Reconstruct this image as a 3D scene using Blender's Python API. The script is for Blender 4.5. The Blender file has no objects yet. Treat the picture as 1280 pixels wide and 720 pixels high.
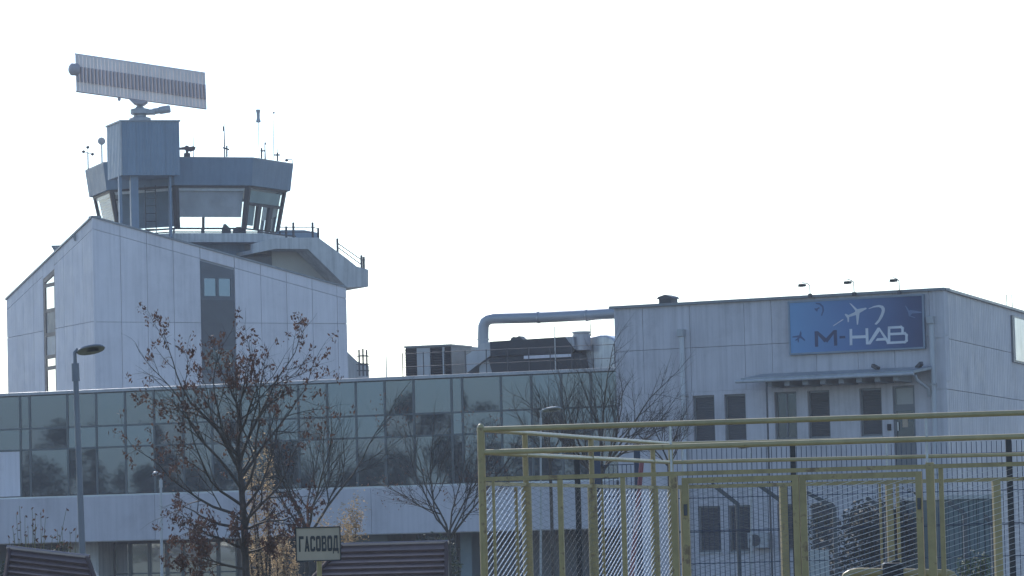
import bpy, bmesh, math, random
from mathutils import Vector, Matrix

# ------------------------------------------------------------------ camera
SC = bpy.context.scene
COL = SC.collection
F = 4730.0            # focal length in photo pixels (1280 wide)
EYE = 2.2
ROLL = 0.026
HORIZ = 662.0
PITCH = math.atan((HORIZ - 360.0) / F)
_f = Vector((0, math.cos(PITCH), math.sin(PITCH)))
_u0 = Vector((0, -math.sin(PITCH), math.cos(PITCH)))
_r0 = Vector((1, 0, 0))
_r = _r0 * math.cos(ROLL) - _u0 * math.sin(ROLL)
_u = _u0 * math.cos(ROLL) + _r0 * math.sin(ROLL)
CAMP = Vector((0, 0, EYE))
cam_d = bpy.data.cameras.new('camera')
cam = bpy.data.objects.new('camera', cam_d)
COL.objects.link(cam)
cam_d.sensor_width = 36.0
cam_d.lens = 36.0 * F / 1280.0
cam_d.clip_start = 0.5
cam_d.clip_end = 6000
m = Matrix((( _r.x, _u.x, -_f.x, CAMP.x), (_r.y, _u.y, -_f.y, CAMP.y), (_r.z, _u.z, -_f.z, CAMP.z), (0, 0, 0, 1)))
cam.matrix_world = m
SC.camera = cam

# ------------------------------------------------------------------ light
SUN_EL, SUN_AZ = math.radians(34), math.radians(-17)      # azimuth from the view axis, ahead of the camera and a little left
w = bpy.data.worlds.new('World'); SC.world = w; w.use_nodes = True
nt = w.node_tree; nt.nodes.clear()
sky = nt.nodes.new('ShaderNodeTexSky'); sky.sky_type = 'NISHITA'; sky.sun_disc = False
sky.sun_elevation = SUN_EL; sky.sun_rotation = SUN_AZ
sky.air_density = 1.0; sky.dust_density = 0.6; sky.ozone_density = 4.0; sky.altitude = 150
bg = nt.nodes.new('ShaderNodeBackground'); bg.inputs['Strength'].default_value = 0.15
wo = nt.nodes.new('ShaderNodeOutputWorld')
nt.links.new(sky.outputs[0], bg.inputs[0]); nt.links.new(bg.outputs[0], wo.inputs[0])
sl = bpy.data.lights.new('sun', 'SUN'); sl.energy = 3.6; sl.angle = math.radians(0.5); sl.color = (1.0, 0.965, 0.92)
so = bpy.data.objects.new('sun', sl); COL.objects.link(so)
sd = Vector((math.sin(SUN_AZ) * math.cos(SUN_EL), math.cos(SUN_AZ) * math.cos(SUN_EL), math.sin(SUN_EL)))
so.rotation_euler = sd.to_track_quat('Z', 'Y').to_euler()
so.location = (0, 0, 60)
vs = SC.view_settings
vs.view_transform = 'Standard'; vs.look = 'None'; vs.gamma = 1.0; vs.exposure = 0.42; vs.use_curve_mapping = False
cy = SC.cycles
cy.use_denoising = True
cy.max_bounces = 6; cy.diffuse_bounces = 3; cy.glossy_bounces = 4; cy.transparent_max_bounces = 24; cy.volume_bounces = 0
cy.caustics_reflective = False; cy.caustics_refractive = False

# ------------------------------------------------------------------ helpers
def ray(px, py):
    return _f + _r * ((px - 640.0) / F) + _u * ((360.0 - py) / F)
def at(px, py, Y):
    d = ray(px, py)
    return CAMP + d * (Y / d.y)
def V(*a): return Vector(a)

class Fac:
    """a vertical plane through two plan points; u runs from A to B, n looks back at the camera"""
    def __init__(s, A, B):
        s.A = Vector((A[0], A[1], 0)); s.B = Vector((B[0], B[1], 0))
        s.u = (s.B - s.A).normalized(); s.L = (s.B - s.A).length
        s.n = Vector((s.u.y, -s.u.x, 0))
    def p(s, u, z, d=0.0):
        return s.A + s.u * u + s.n * d + Vector((0, 0, z))
    def proj(s, px, py, d=0.0):
        r = ray(px, py); O = s.A + s.n * d
        t = (O - CAMP).dot(s.n) / r.dot(s.n)
        q = CAMP + r * t - O
        return q.dot(s.u), q.z
    def back(s, d):
        o = s.n * (-d)
        return Fac(s.A + o, s.B + o)
    def rect(s, x0, y0, x1, y1, d=0.0):
        xm, ym = (x0 + x1) / 2, (y0 + y1) / 2
        u0 = s.proj(x0, ym, d)[0]; u1 = s.proj(x1, ym, d)[0]
        z1 = s.proj(xm, y0, d)[1]; z0 = s.proj(xm, y1, d)[1]
        return u0, u1, z0, z1
    @staticmethod
    def px(x0, y0, Y0, x1, y1, Y1):
        a = at(x0, y0, Y0); b = at(x1, y1, Y1)
        return Fac((a.x, a.y), (b.x, b.y))

class MB:
    def __init__(s): s.v = []; s.f = []
    def add(s, vs, fs):
        o = len(s.v); s.v += [tuple(x) for x in vs]; s.f += [tuple(i + o for i in q) for q in fs]
        return s
    def prism(s, poly, vec):
        n = len(poly); vec = Vector(vec)
        vs = [Vector(p) for p in poly] + [Vector(p) + vec for p in poly]
        fs = [tuple(range(n)), tuple(range(2 * n - 1, n - 1, -1))]
        for i in range(n):
            j = (i + 1) % n
            fs.append((i, i + n, j + n, j))
        return s.add(vs, fs)
    def fbox(s, fc, u0, u1, z0, z1, d0, d1):
        P = fc.p
        return s.prism([P(u0, z0, d1), P(u1, z0, d1), P(u1, z1, d1), P(u0, z1, d1)], fc.n * (d0 - d1))
    def fpoly(s, fc, uz, d0, d1):
        return s.prism([fc.p(u, z, d1) for u, z in uz], fc.n * (d0 - d1))
    def box(s, x0, x1, y0, y1, z0, z1):
        return s.prism([(x0, y0, z0), (x1, y0, z0), (x1, y0, z1), (x0, y0, z1)], (0, y1 - y0, 0))
    def path(s, pts, rad, n=8, caps=True):
        pts = [Vector(p) for p in pts]
        if not isinstance(rad, (list, tuple)): rad = [rad] * len(pts)
        vs = []; fs = []
        t0 = (pts[1] - pts[0]).normalized()
        a = t0.orthogonal().normalized()
        for i, p in enumerate(pts):
            if i == 0: t = t0
            elif i == len(pts) - 1: t = (pts[i] - pts[i - 1]).normalized()
            else: t = ((pts[i + 1] - pts[i]).normalized() + (pts[i] - pts[i - 1]).normalized()).normalized()
            a = (a - t * a.dot(t))
            a = a.normalized() if a.length > 1e-6 else t.orthogonal().normalized()
            b = t.cross(a)
            for k in range(n):
                g = 2 * math.pi * (k + 0.5) / n
                vs.append(p + (a * math.cos(g) + b * math.sin(g)) * rad[i])
        for i in range(len(pts) - 1):
            for k in range(n):
                l = (k + 1) % n
                fs.append((i * n + k, i * n + l, (i + 1) * n + l, (i + 1) * n + k))
        if caps:
            fs.append(tuple(range(n - 1, -1, -1)))
            fs.append(tuple(range((len(pts) - 1) * n, len(pts) * n)))
        return s.add(vs, fs)
    def tube(s, p0, p1, r0, r1=None, n=8):
        return s.path([p0, p1], [r0, r0 if r1 is None else r1], n)
    def strut(s, p0, p1, wx, wz, side):
        """rectangular bar from p0 to p1; side is a vector across it"""
        p0 = Vector(p0); p1 = Vector(p1); t = (p1 - p0).normalized()
        a = Vector(side); a = (a - t * a.dot(t)).normalized(); b = t.cross(a)
        q = [p0 + a * (sx * wx / 2) + b * (sz * wz / 2) for sx, sz in ((-1, -1), (1, -1), (1, 1), (-1, 1))]
        return s.prism(q, p1 - p0)
    def lathe(s, c, prof, n=16, axis=(0, 0, 1)):
        c = Vector(c); ax = Vector(axis).normalized(); a = ax.orthogonal().normalized(); b = ax.cross(a)
        vs = []; fs = []
        for r, h in prof:
            for k in range(n):
                g = 2 * math.pi * k / n
                vs.append(c + ax * h + (a * math.cos(g) + b * math.sin(g)) * max(r, 1e-4))
        for i in range(len(prof) - 1):
            for k in range(n):
                l = (k + 1) % n
                fs.append((i * n + k, i * n + l, (i + 1) * n + l, (i + 1) * n + k))
        fs.append(tuple(range(n - 1, -1, -1))); fs.append(tuple(range((len(prof) - 1) * n, len(prof) * n)))
        return s.add(vs, fs)
    def build(s, name, mat, parent=None, smooth=False, bevel=0.0, fix=True):
        off = Vector((0, 0, 0)); q = parent
        while q is not None: off += q.location; q = q.parent
        me = bpy.data.meshes.new(name)
        me.from_pydata([(x - off.x, y - off.y, z - off.z) for x, y, z in s.v], [], s.f)
        if fix:
            bm = bmesh.new(); bm.from_mesh(me)
            bmesh.ops.recalc_face_normals(bm, faces=bm.faces)
            bm.to_mesh(me); bm.free()
        if smooth:
            me.polygons.foreach_set('use_smooth', [True] * len(me.polygons))
            try: me.set_sharp_from_angle(angle=math.radians(40))
            except Exception: pass
        me.update()
        me.materials.append(mat)
        o = bpy.data.objects.new(name, me); COL.objects.link(o)
        if parent is not None: o.parent = parent
        if bevel:
            b = o.modifiers.new('bevel', 'BEVEL'); b.width = bevel; b.segments = 2; b.limit_method = 'ANGLE'
        return o

def tag(o, label=None, cat=None, group=None, kind=None):
    if label: o['label'] = label
    if cat: o['category'] = cat
    if group: o['group'] = group
    if kind: o['kind'] = kind
    return o
def thing(name, label, cat, loc=(0, 0, 0), group=None):
    o = bpy.data.objects.new(name, None); COL.objects.link(o); o.location = Vector(loc)
    o.empty_display_size = 0.3
    return tag(o, label, cat, group)

# ------------------------------------------------------------------ materials
def srgb(r, g, b):
    def c(x):
        x /= 255.0
        return x / 12.92 if x <= 0.04045 else ((x + 0.055) / 1.055) ** 2.4
    return (c(r), c(g), c(b))
MATS = {}
def mat(name, col, rough=0.6, metal=0.0, var=0.12, scale=1.5, streak=0.0, grime=0.0, bump=0.0, bscale=30.0, spec=0.5, trans=0.0, ribs=None, rust=None):
    if name in MATS: return MATS[name]
    M = bpy.data.materials.new(name); M.use_nodes = True; t = M.node_tree; N = t.nodes; L = t.links
    b = N['Principled BSDF']
    b.inputs['Roughness'].default_value = rough; b.inputs['Metallic'].default_value = metal
    b.inputs['Specular IOR Level'].default_value = spec
    tc = N.new('ShaderNodeTexCoord')
    def noise(sc, detail=4.0, sx=(1, 1, 1), rgh=0.6):
        mp = N.new('ShaderNodeMapping'); mp.inputs['Scale'].default_value = sx
        L.new(tc.outputs['Object'], mp.inputs['Vector'])
        n = N.new('ShaderNodeTexNoise'); n.inputs['Scale'].default_value = sc; n.inputs['Detail'].default_value = detail
        n.inputs['Roughness'].default_value = rgh
        L.new(mp.outputs[0], n.inputs['Vector']); return n.outputs['Fac']
    def ramp(fac, a, c0, bb, c1):
        r = N.new('ShaderNodeMapRange'); r.inputs['From Min'].default_value = a; r.inputs['From Max'].default_value = bb
        r.inputs['To Min'].default_value = c0; r.inputs['To Max'].default_value = c1
        L.new(fac, r.inputs['Value']); return r.outputs[0]
    def mul(a, bb):
        k = N.new('ShaderNodeMath'); k.operation = 'MULTIPLY'; L.new(a, k.inputs[0]); L.new(bb, k.inputs[1]); return k.outputs[0]
    val = ramp(noise(scale), 0.3, 1 - var, 0.7, 1 + var)
    if streak: val = mul(val, ramp(noise(1.0, 3.0, (7, 7, 0.35)), 0.42, 1.0, 0.75, 1 - streak))
    if grime: val = mul(val, ramp(noise(0.55, 6.0, (1, 1, 1), 0.72), 0.5, 1.0, 0.72, 1 - grime))
    oi = N.new('ShaderNodeObjectInfo'); val = mul(val, ramp(oi.outputs['Random'], 0.0, 0.955, 1.0, 1.035))      # pieces differ a little in tone
    mx = N.new('ShaderNodeMix'); mx.data_type = 'RGBA'; mx.blend_type = 'MULTIPLY'; mx.inputs['Factor'].default_value = 1.0
    cc = N.new('ShaderNodeCombineColor')
    for i in range(3): L.new(val, cc.inputs[i])
    mx.inputs['A'].default_value = (*col, 1)
    L.new(cc.outputs[0], mx.inputs['B'])
    out = mx.outputs['Result']
    if rust:
        m2 = N.new('ShaderNodeMix'); m2.data_type = 'RGBA'; m2.inputs['B'].default_value = (*rust[0], 1)
        L.new(ramp(noise(rust[1], 6.0, (1, 1, 1), 0.7), rust[2], 0.0, rust[2] + 0.08, 0.85), m2.inputs['Factor'])
        L.new(out, m2.inputs['A']); out = m2.outputs['Result']
    L.new(out, b.inputs['Base Color'])
    L.new(ramp(noise(scale * 2.3), 0.3, rough * 0.85, 0.7, min(1, rough * 1.15)), b.inputs['Roughness'])
    h = None
    if bump: h = noise(bscale, 3.0)
    if ribs:      # fine ribbing of cladding along a plan direction: (ux, uy, pitch)
        d = N.new('ShaderNodeVectorMath'); d.operation = 'DOT_PRODUCT'; L.new(tc.outputs['Object'], d.inputs[0])
        k = 2 * math.pi / ribs[2]; d.inputs[1].default_value = (ribs[0] * k, ribs[1] * k, 0)
        sn = N.new('ShaderNodeMath'); sn.operation = 'SINE'; L.new(d.outputs['Value'], sn.inputs[0])
        h = sn.outputs[0]; bump = ribs[3]
    if h is not None:
        bp = N.new('ShaderNodeBump'); bp.inputs['Strength'].default_value = bump; bp.inputs['Distance'].default_value = 0.02
        L.new(h, bp.inputs['Height']); L.new(bp.outputs[0], b.inputs['Normal'])
    if trans:     # leaves let light through
        tr = N.new('ShaderNodeBsdfTranslucent'); L.new(out, tr.inputs[0])
        ms = N.new('ShaderNodeMixShader'); ms.inputs[0].default_value = trans
        L.new(b.outputs[0], ms.inputs[1]); L.new(tr.outputs[0], ms.inputs[2]); L.new(ms.outputs[0], N['Material Output'].inputs[0])
    MATS[name] = M; return M

def coated_glass(name, refl, body, base=0.2):
    """dark coated glazing: an absorbing body under a partly mirroring layer"""
    M = bpy.data.materials.new(name); M.use_nodes = True; N = M.node_tree.nodes; L = M.node_tree.links
    N.remove(N['Principled BSDF'])
    df = N.new('ShaderNodeBsdfDiffuse'); df.inputs[0].default_value = (*body, 1)
    gl = N.new('ShaderNodeBsdfGlossy'); gl.inputs[0].default_value = (*refl, 1); gl.inputs['Roughness'].default_value = 0.015
    fr = N.new('ShaderNodeFresnel'); fr.inputs[0].default_value = 1.5
    ad = N.new('ShaderNodeMath'); ad.operation = 'ADD'; ad.use_clamp = True; ad.inputs[1].default_value = base
    L.new(fr.outputs[0], ad.inputs[0])
    tc = N.new('ShaderNodeTexCoord'); ns = N.new('ShaderNodeTexNoise'); ns.inputs['Scale'].default_value = 0.9; ns.inputs['Detail'].default_value = 1
    bp = N.new('ShaderNodeBump'); bp.inputs['Strength'].default_value = 0.025; bp.inputs['Distance'].default_value = 0.02
    L.new(tc.outputs['Object'], ns.inputs[0]); L.new(ns.outputs[0], bp.inputs['Height']); L.new(bp.outputs[0], gl.inputs['Normal'])
    ms = N.new('ShaderNodeMixShader'); L.new(ad.outputs[0], ms.inputs[0]); L.new(df.outputs[0], ms.inputs[1]); L.new(gl.outputs[0], ms.inputs[2])
    L.new(ms.outputs[0], N['Material Output'].inputs[0]); return M
def clear_glass(name, tint):
    M = bpy.data.materials.new(name); M.use_nodes = True; N = M.node_tree.nodes; L = M.node_tree.links
    N.remove(N['Principled BSDF'])
    tr = N.new('ShaderNodeBsdfTransparent'); tr.inputs[0].default_value = (*tint, 1)
    gl = N.new('ShaderNodeBsdfGlossy'); gl.inputs['Roughness'].default_value = 0.02; gl.inputs[0].default_value = (.6, .78, 1, 1)
    lw = N.new('ShaderNodeLayerWeight'); lw.inputs['Blend'].default_value = .5
    pw = N.new('ShaderNodeMath'); pw.operation = 'POWER'; pw.inputs[1].default_value = 4.0; L.new(lw.outputs['Facing'], pw.inputs[0])
    fr = N.new('ShaderNodeMath'); fr.operation = 'MULTIPLY_ADD'; fr.inputs[1].default_value = .35; fr.inputs[2].default_value = .03; L.new(pw.outputs[0], fr.inputs[0])
    ms = N.new('ShaderNodeMixShader'); L.new(fr.outputs[0], ms.inputs[0]); L.new(tr.outputs[0], ms.inputs[1]); L.new(gl.outputs[0], ms.inputs[2])
    L.new(ms.outputs[0], N['Material Output'].inputs[0]); return M

WHITE = mat('white_cladding', (0.755, 0.715, 0.735), 0.55, var=0.05, scale=0.8, streak=0.13, grime=0.14)
WHITE2 = mat('weathered_render', (0.60, 0.605, 0.61), 0.7, var=0.06, scale=1.1, streak=0.22, grime=0.22, bump=0.12, bscale=60)
CONC = mat('painted_concrete', (0.60, 0.60, 0.59), 0.75, var=0.08, scale=1.2, streak=0.30, grime=0.25, bump=0.15, bscale=40)
BEIGE = mat('beige_render', (0.50, 0.48, 0.42), 0.8, var=0.06)
BACK = mat('joint_backing', (0.16, 0.17, 0.18), 0.9)
COPING = mat('coping_metal', (0.22, 0.24, 0.26), 0.45, 0.4, streak=0.1)
ALU = mat('aluminium_trim', (0.55, 0.57, 0.58), 0.35, 0.7)
SLATE = mat('slate_blue_cladding', (0.17, 0.24, 0.32), 0.5, 0.1, var=0.07, streak=0.15)
DARKMET = mat('dark_metal', (0.07, 0.075, 0.085), 0.5, 0.5)
GALV = mat('galvanised_steel', (0.42, 0.44, 0.46), 0.42, 0.85, var=0.15, scale=6)
PALEMET = mat('pale_grey_paint', (0.43, 0.44, 0.45), 0.45, 0.1, streak=0.15)
FRAME = mat('grey_window_frame', (0.17, 0.18, 0.19), 0.45, 0.3)
MULL = mat('mullion_dark_grey', (0.10, 0.12, 0.13), 0.4, 0.5)
DARKPANEL = mat('dark_infill_panel', (0.07, 0.085, 0.10), 0.4)
SHUTTER = mat('brown_grey_blind', (0.058, 0.058, 0.062), 0.6)
BLIND = mat('window_blind', (0.88, 0.88, 0.92), 0.7, trans=0.5)
BLINDW = mat('white_blind', (0.92, 0.92, 0.95), 0.7, trans=0.3)
GLASS = coated_glass('curtain_wall_glass', (0.54, 0.74, 1.0), (0.025, 0.032, 0.038), 0.125)
WGLASS = coated_glass('window_glass', (0.55, 0.75, 1.0), (0.015, 0.018, 0.02), 0.035)
MGLASS = coated_glass('mirror_coated_glass', (0.95, 0.95, 0.96), (0.05, 0.05, 0.05), 0.62)
CLEAR = clear_glass('cab_glass', (0.95, 0.975, 0.975))
YEL = mat('faded_yellow_paint', (0.41, 0.305, 0.13), 0.5, var=0.18, scale=5, streak=0.2, rust=((0.17, 0.10, 0.05), 5.0, 0.56))
YELR = mat('faded_yellow_rail', (0.42, 0.335, 0.165), 0.38, var=0.15, scale=5, rust=((0.16, 0.08, 0.035), 6.0, 0.66))
MESH = mat('galvanised_mesh_sunlit', (0.82, 0.82, 0.82), 0.4, 0.35)  # strands catching the sun: sunlight put into the pale colour
MESHD = mat('galvanised_mesh_unlit', (0.20, 0.20, 0.19), 0.5, 0.6)  # same mesh off the sun: lack of light put into the dark colour
BLUEF = mat('dark_blue_fence_paint', (0.03, 0.045, 0.085), 0.5, 0.1)
BLACK = mat('black_rubber', (0.012, 0.013, 0.015), 0.6)
BARK = mat('bark', (0.075, 0.062, 0.052), 0.9, var=0.25, scale=9, bump=0.4, bscale=40)
TWIG = mat('twigs', (0.07, 0.056, 0.048), 0.85, var=0.2, scale=4)
KEYS = mat('dry_brown_seed_leaves', (0.115, 0.062, 0.046), 0.8, var=0.45, scale=3, trans=0.25)
TAN = mat('dry_tan_leaves', (0.42, 0.31, 0.19), 0.8, var=0.45, scale=4, trans=0.55)
LEAF = mat('green_foliage', (0.075, 0.105, 0.04), 0.7, var=0.4, scale=0.8, trans=0.3)
LEAFD = mat('dark_evergreen_foliage', (0.045, 0.062, 0.035), 0.75, var=0.4, scale=1.5, trans=0.2)
BROWN = mat('brown_metal_tile', (0.13, 0.085, 0.075), 0.38, 0.15, var=0.12, scale=3)
SIGNW = mat('sign_board_off_white', (0.46, 0.36, 0.26), 0.5, var=0.08, scale=5, grime=0.15)
INK = mat('black_print', (0.02, 0.02, 0.022), 0.5)

# ------------------------------------------------------------------ ground
def ground():
    xs = [-700, -200, -60, 0, 60, 200, 700]; ys = [-500, -120, -30, 0, 30, 70, 85, 120, 200, 400, 800]
    def gz(y): return 0.0 if y <= 70 else (-0.6 if y >= 85 else -0.6 * (y - 70) / 15)
    mb = MB(); vs = [(x, y, gz(y)) for y in ys for x in xs]; n = len(xs)
    fs = [(j * n + i, j * n + i + 1, (j + 1) * n + i + 1, (j + 1) * n + i) for j in range(len(ys) - 1) for i in range(n - 1)]
    mb.add(vs, fs)
    tag(mb.build('ground', mat('dry_grass_ground', (0.060, 0.072, 0.040), 0.95, var=0.35, scale=0.5, bump=0.5, bscale=6)), kind='structure')
    a = MB(); a.add([(-60, 86, -0.596), (60, 86, -0.596), (60, 170, -0.596), (-60, 170, -0.596)], [(0, 1, 2, 3)])
    tag(a.build('forecourt_pavement', mat('asphalt', (0.065, 0.068, 0.075), 0.9, var=0.2, bump=0.3, bscale=80)), kind='structure')
    r = MB(); r.add([(-60, 8, 0.004), (60, 8, 0.004), (60, 24, 0.004), (-60, 24, 0.004)], [(0, 1, 2, 3)])
    tag(r.build('road', mat('road_asphalt', (0.055, 0.058, 0.063), 0.9, var=0.2, bump=0.3, bscale=80)), kind='structure')
ground()
GB = -0.6      # ground level at the buildings

def openings_wall(fc, u0, u1, z0, z1, ops, d, depth):
    """front skin with rectangular openings and their reveals"""
    us = sorted({u0, u1, *[o[0] for o in ops], *[o[1] for o in ops]}); zs = sorted({z0, z1, *[o[2] for o in ops], *[o[3] for o in ops]})
    mb = MB(); idx = {}
    def vi(u, z):
        k = (u, z)
        if k not in idx: idx[k] = len(mb.v); mb.v.append(tuple(fc.p(u, z, d)))
        return idx[k]
    for i in range(len(us) - 1):
        for j in range(len(zs) - 1):
            cu, cz = (us[i] + us[i + 1]) / 2, (zs[j] + zs[j + 1]) / 2
            if any(o[0] < cu < o[1] and o[2] < cz < o[3] for o in ops): continue
            mb.f.append((vi(us[i], zs[j]), vi(us[i + 1], zs[j]), vi(us[i + 1], zs[j + 1]), vi(us[i], zs[j + 1])))
    for a, b, c, e in ops:
        q = [(a, c), (b, c), (b, e), (a, e)]
        for k in range(4):
            (x0, y0), (x1, y1) = q[k], q[(k + 1) % 4]
            mb.add([fc.p(x0, y0, d), fc.p(x1, y1, d), fc.p(x1, y1, d - depth), fc.p(x0, y0, d - depth)], [(0, 3, 2, 1)])
    return mb

def window(fc, parent, u0, u1, z0, z1, d, glass, fw=0.05, cols=1, rows=(), fmat=None, name='window'):
    """frame as a part, its panes as sub-parts"""
    fm = MB()
    fm.fbox(fc, u0, u0 + fw, z0, z1, d - 0.06, d); fm.fbox(fc, u1 - fw, u1, z0, z1, d - 0.06, d)
    fm.fbox(fc, u0 + fw, u1 - fw, z0, z0 + fw, d - 0.06, d - 0.002); fm.fbox(fc, u0 + fw, u1 - fw, z1 - fw, z1, d - 0.06, d - 0.002)
    zb = [z0 + fw] + [z for z in rows] + [z1 - fw]; ub = [u0 + fw + (u1 - u0 - 2 * fw) * k / cols for k in range(cols + 1)]
    for z in rows: fm.fbox(fc, u0 + fw, u1 - fw, z - fw * 0.4, z + fw * 0.4, d - 0.05, d - 0.006)
    for u in ub[1:-1]: fm.fbox(fc, u - fw * 0.4, u + fw * 0.4, z0 + fw, z1 - fw, d - 0.055, d - 0.004)
    fo = fm.build(name, fmat or FRAME, parent)
    for i in range(cols):
        for j in range(len(zb) - 1):
            g = glass[j] if isinstance(glass, (list, tuple)) else glass
            MB().fbox(fc, ub[i], ub[i + 1], zb[j], zb[j + 1], d - 0.045, d - 0.03).build('pane', g, fo)
    return fo

# ------------------------------------------------------------------ glass terminal building
GF = Fac.px(-70, 497, 119.4, 776, 462, 111.0)
def glass_terminal():
    fc = GF
    root = thing('terminal_building', 'long low building with mirrored glass curtain wall above a white band', 'building', (fc.p(fc.L / 2, GB)))
    zt = fc.proj(400, 479)[1]; z1 = fc.proj(440, 520.5)[1]; z2 = fc.proj(440, 548)[1]; z3 = fc.proj(300, 613)[1]; z4 = fc.proj(300, 672)[1]
    cols = [-62, -25, 26, 38, 85] + [85 + 36.1 * k for k in range(1, 13)] + [565.6, 579, 627.5, 665.6, 703, 740, 777]
    us = [fc.proj(x, 560 - x * 0.03)[0] for x in cols]
    rnd = random.Random(5)
    rows = [(z3, z2), (z2, z1), (z1, zt)]
    MB().fbox(fc, 0, fc.L, z3, zt, -9.0, -0.12).build('core_wall', BACK, root)
    for i in range(len(us) - 1):
        for j, (a, b) in enumerate(rows):
            u0, u1 = us[i] + 0.03, us[i + 1] - 0.03
            if u1 < 0.1: continue
            tx, tz = rnd.uniform(-.006, .006), rnd.uniform(-.006, .006)
            if j == 0 and i == 1: tx, tz = 0.0, 0.01       # one pane coloured pale in place of its bright sky reflection
            q = [fc.p(u0, a + .03, tx * 0 + tz * 1.0), fc.p(u1, a + .03, tx + tz), fc.p(u1, b - .03, tx), fc.p(u0, b - .03, 0)]
            if u1 - u0 < 0.1: continue
            MB().prism(q, fc.n * -0.02).build('pane', GLASS if not (j == 0 and i == 1) else WHITE, root)
    for u in us[1:]:
        MB().fbox(fc, u - .035, u + .035, z3, zt, -0.1, 0.02).build('mullion', MULL, root)
    for z in (z1, z2):
        MB().fbox(fc, 0, fc.L, z - .03, z + .03, -0.1, 0.012).build('transom', MULL, root)
    MB().fbox(fc, 0, fc.L, zt, zt + .10, -0.6, 0.06).build('coping', PALEMET, root, bevel=.01)
    MB().fbox(fc, 0, fc.L, z3 - .05, z3, -0.2, 0.05).build('sill', ALU, root)
    # white spandrel band as long panels
    edges = [-62, 200, 470, 640, 777]
    for k in range(len(edges) - 1):
        a = max(fc.proj(edges[k], 640)[0], 0); b = fc.proj(edges[k + 1], 640)[0]
        MB().fbox(fc, a + .004, b - .004, z4, z3 - .05, -0.3, 0.35).build('spandrel_panel', mat('white_band_paint', (.59, .565, .59), .55, var=.05, scale=.7, streak=.12, grime=.16), root, bevel=.01)
    MB().fbox(fc, 0, fc.L, z4 - .02, z4, -9, 0.30).build('soffit', CONC, root)
    MB().fbox(fc, 0, fc.L, zt - .3, zt - .01, -9, -0.6).build('roof', mat('roof_felt', (.12, .12, .12), .9), root)
    # recessed ground floor: wall, column, glazing
    g = fc.back(2.2)
    MB().fbox(g, 0, g.L, GB, z4 - .02, -0.3, -0.2).build('ground_floor_wall', mat('dark_render', (.16, .165, .17), .8), root)
    for x0, x1, m_ in ((102, 140, CONC), (-60, 10, mat('teal_infill', (.20, .26, .28), .7)), (430, 500, mat('teal_infill', (.2, .26, .28), .7)), (590, 604, mat('teal_infill', (.2, .26, .28), .7))):
        a, b = g.proj(x0, 700)[0], g.proj(x1, 700)[0]
        MB().fbox(g, a, b, GB, z4 - .02, -0.2, 0.9).build('column', m_, root)
    xs = [142, 162, 186, 208, 228, 250, 272, 296]
    zz = [GB + .9, g.proj(220, 716)[1], z4 - .06]
    for k in range(len(xs) - 1):
        a, b = g.proj(xs[k], 700)[0], g.proj(xs[k + 1], 700)[0]
        window(g, root, a, b - .01, zz[0], zz[2], -0.05, MGLASS, fw=.06, rows=(zz[1],), fmat=MULL)
    for x0, x1 in ((30, 96), (310, 400), (520, 570)):
        a, b = g.proj(x0, 700)[0], g.proj(x1, 700)[0]
        window(g, root, a, b, zz[0], zz[2], -0.05, WGLASS, fw=.06, cols=2, fmat=MULL)
    return zt
ZROOF = glass_terminal()

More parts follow.
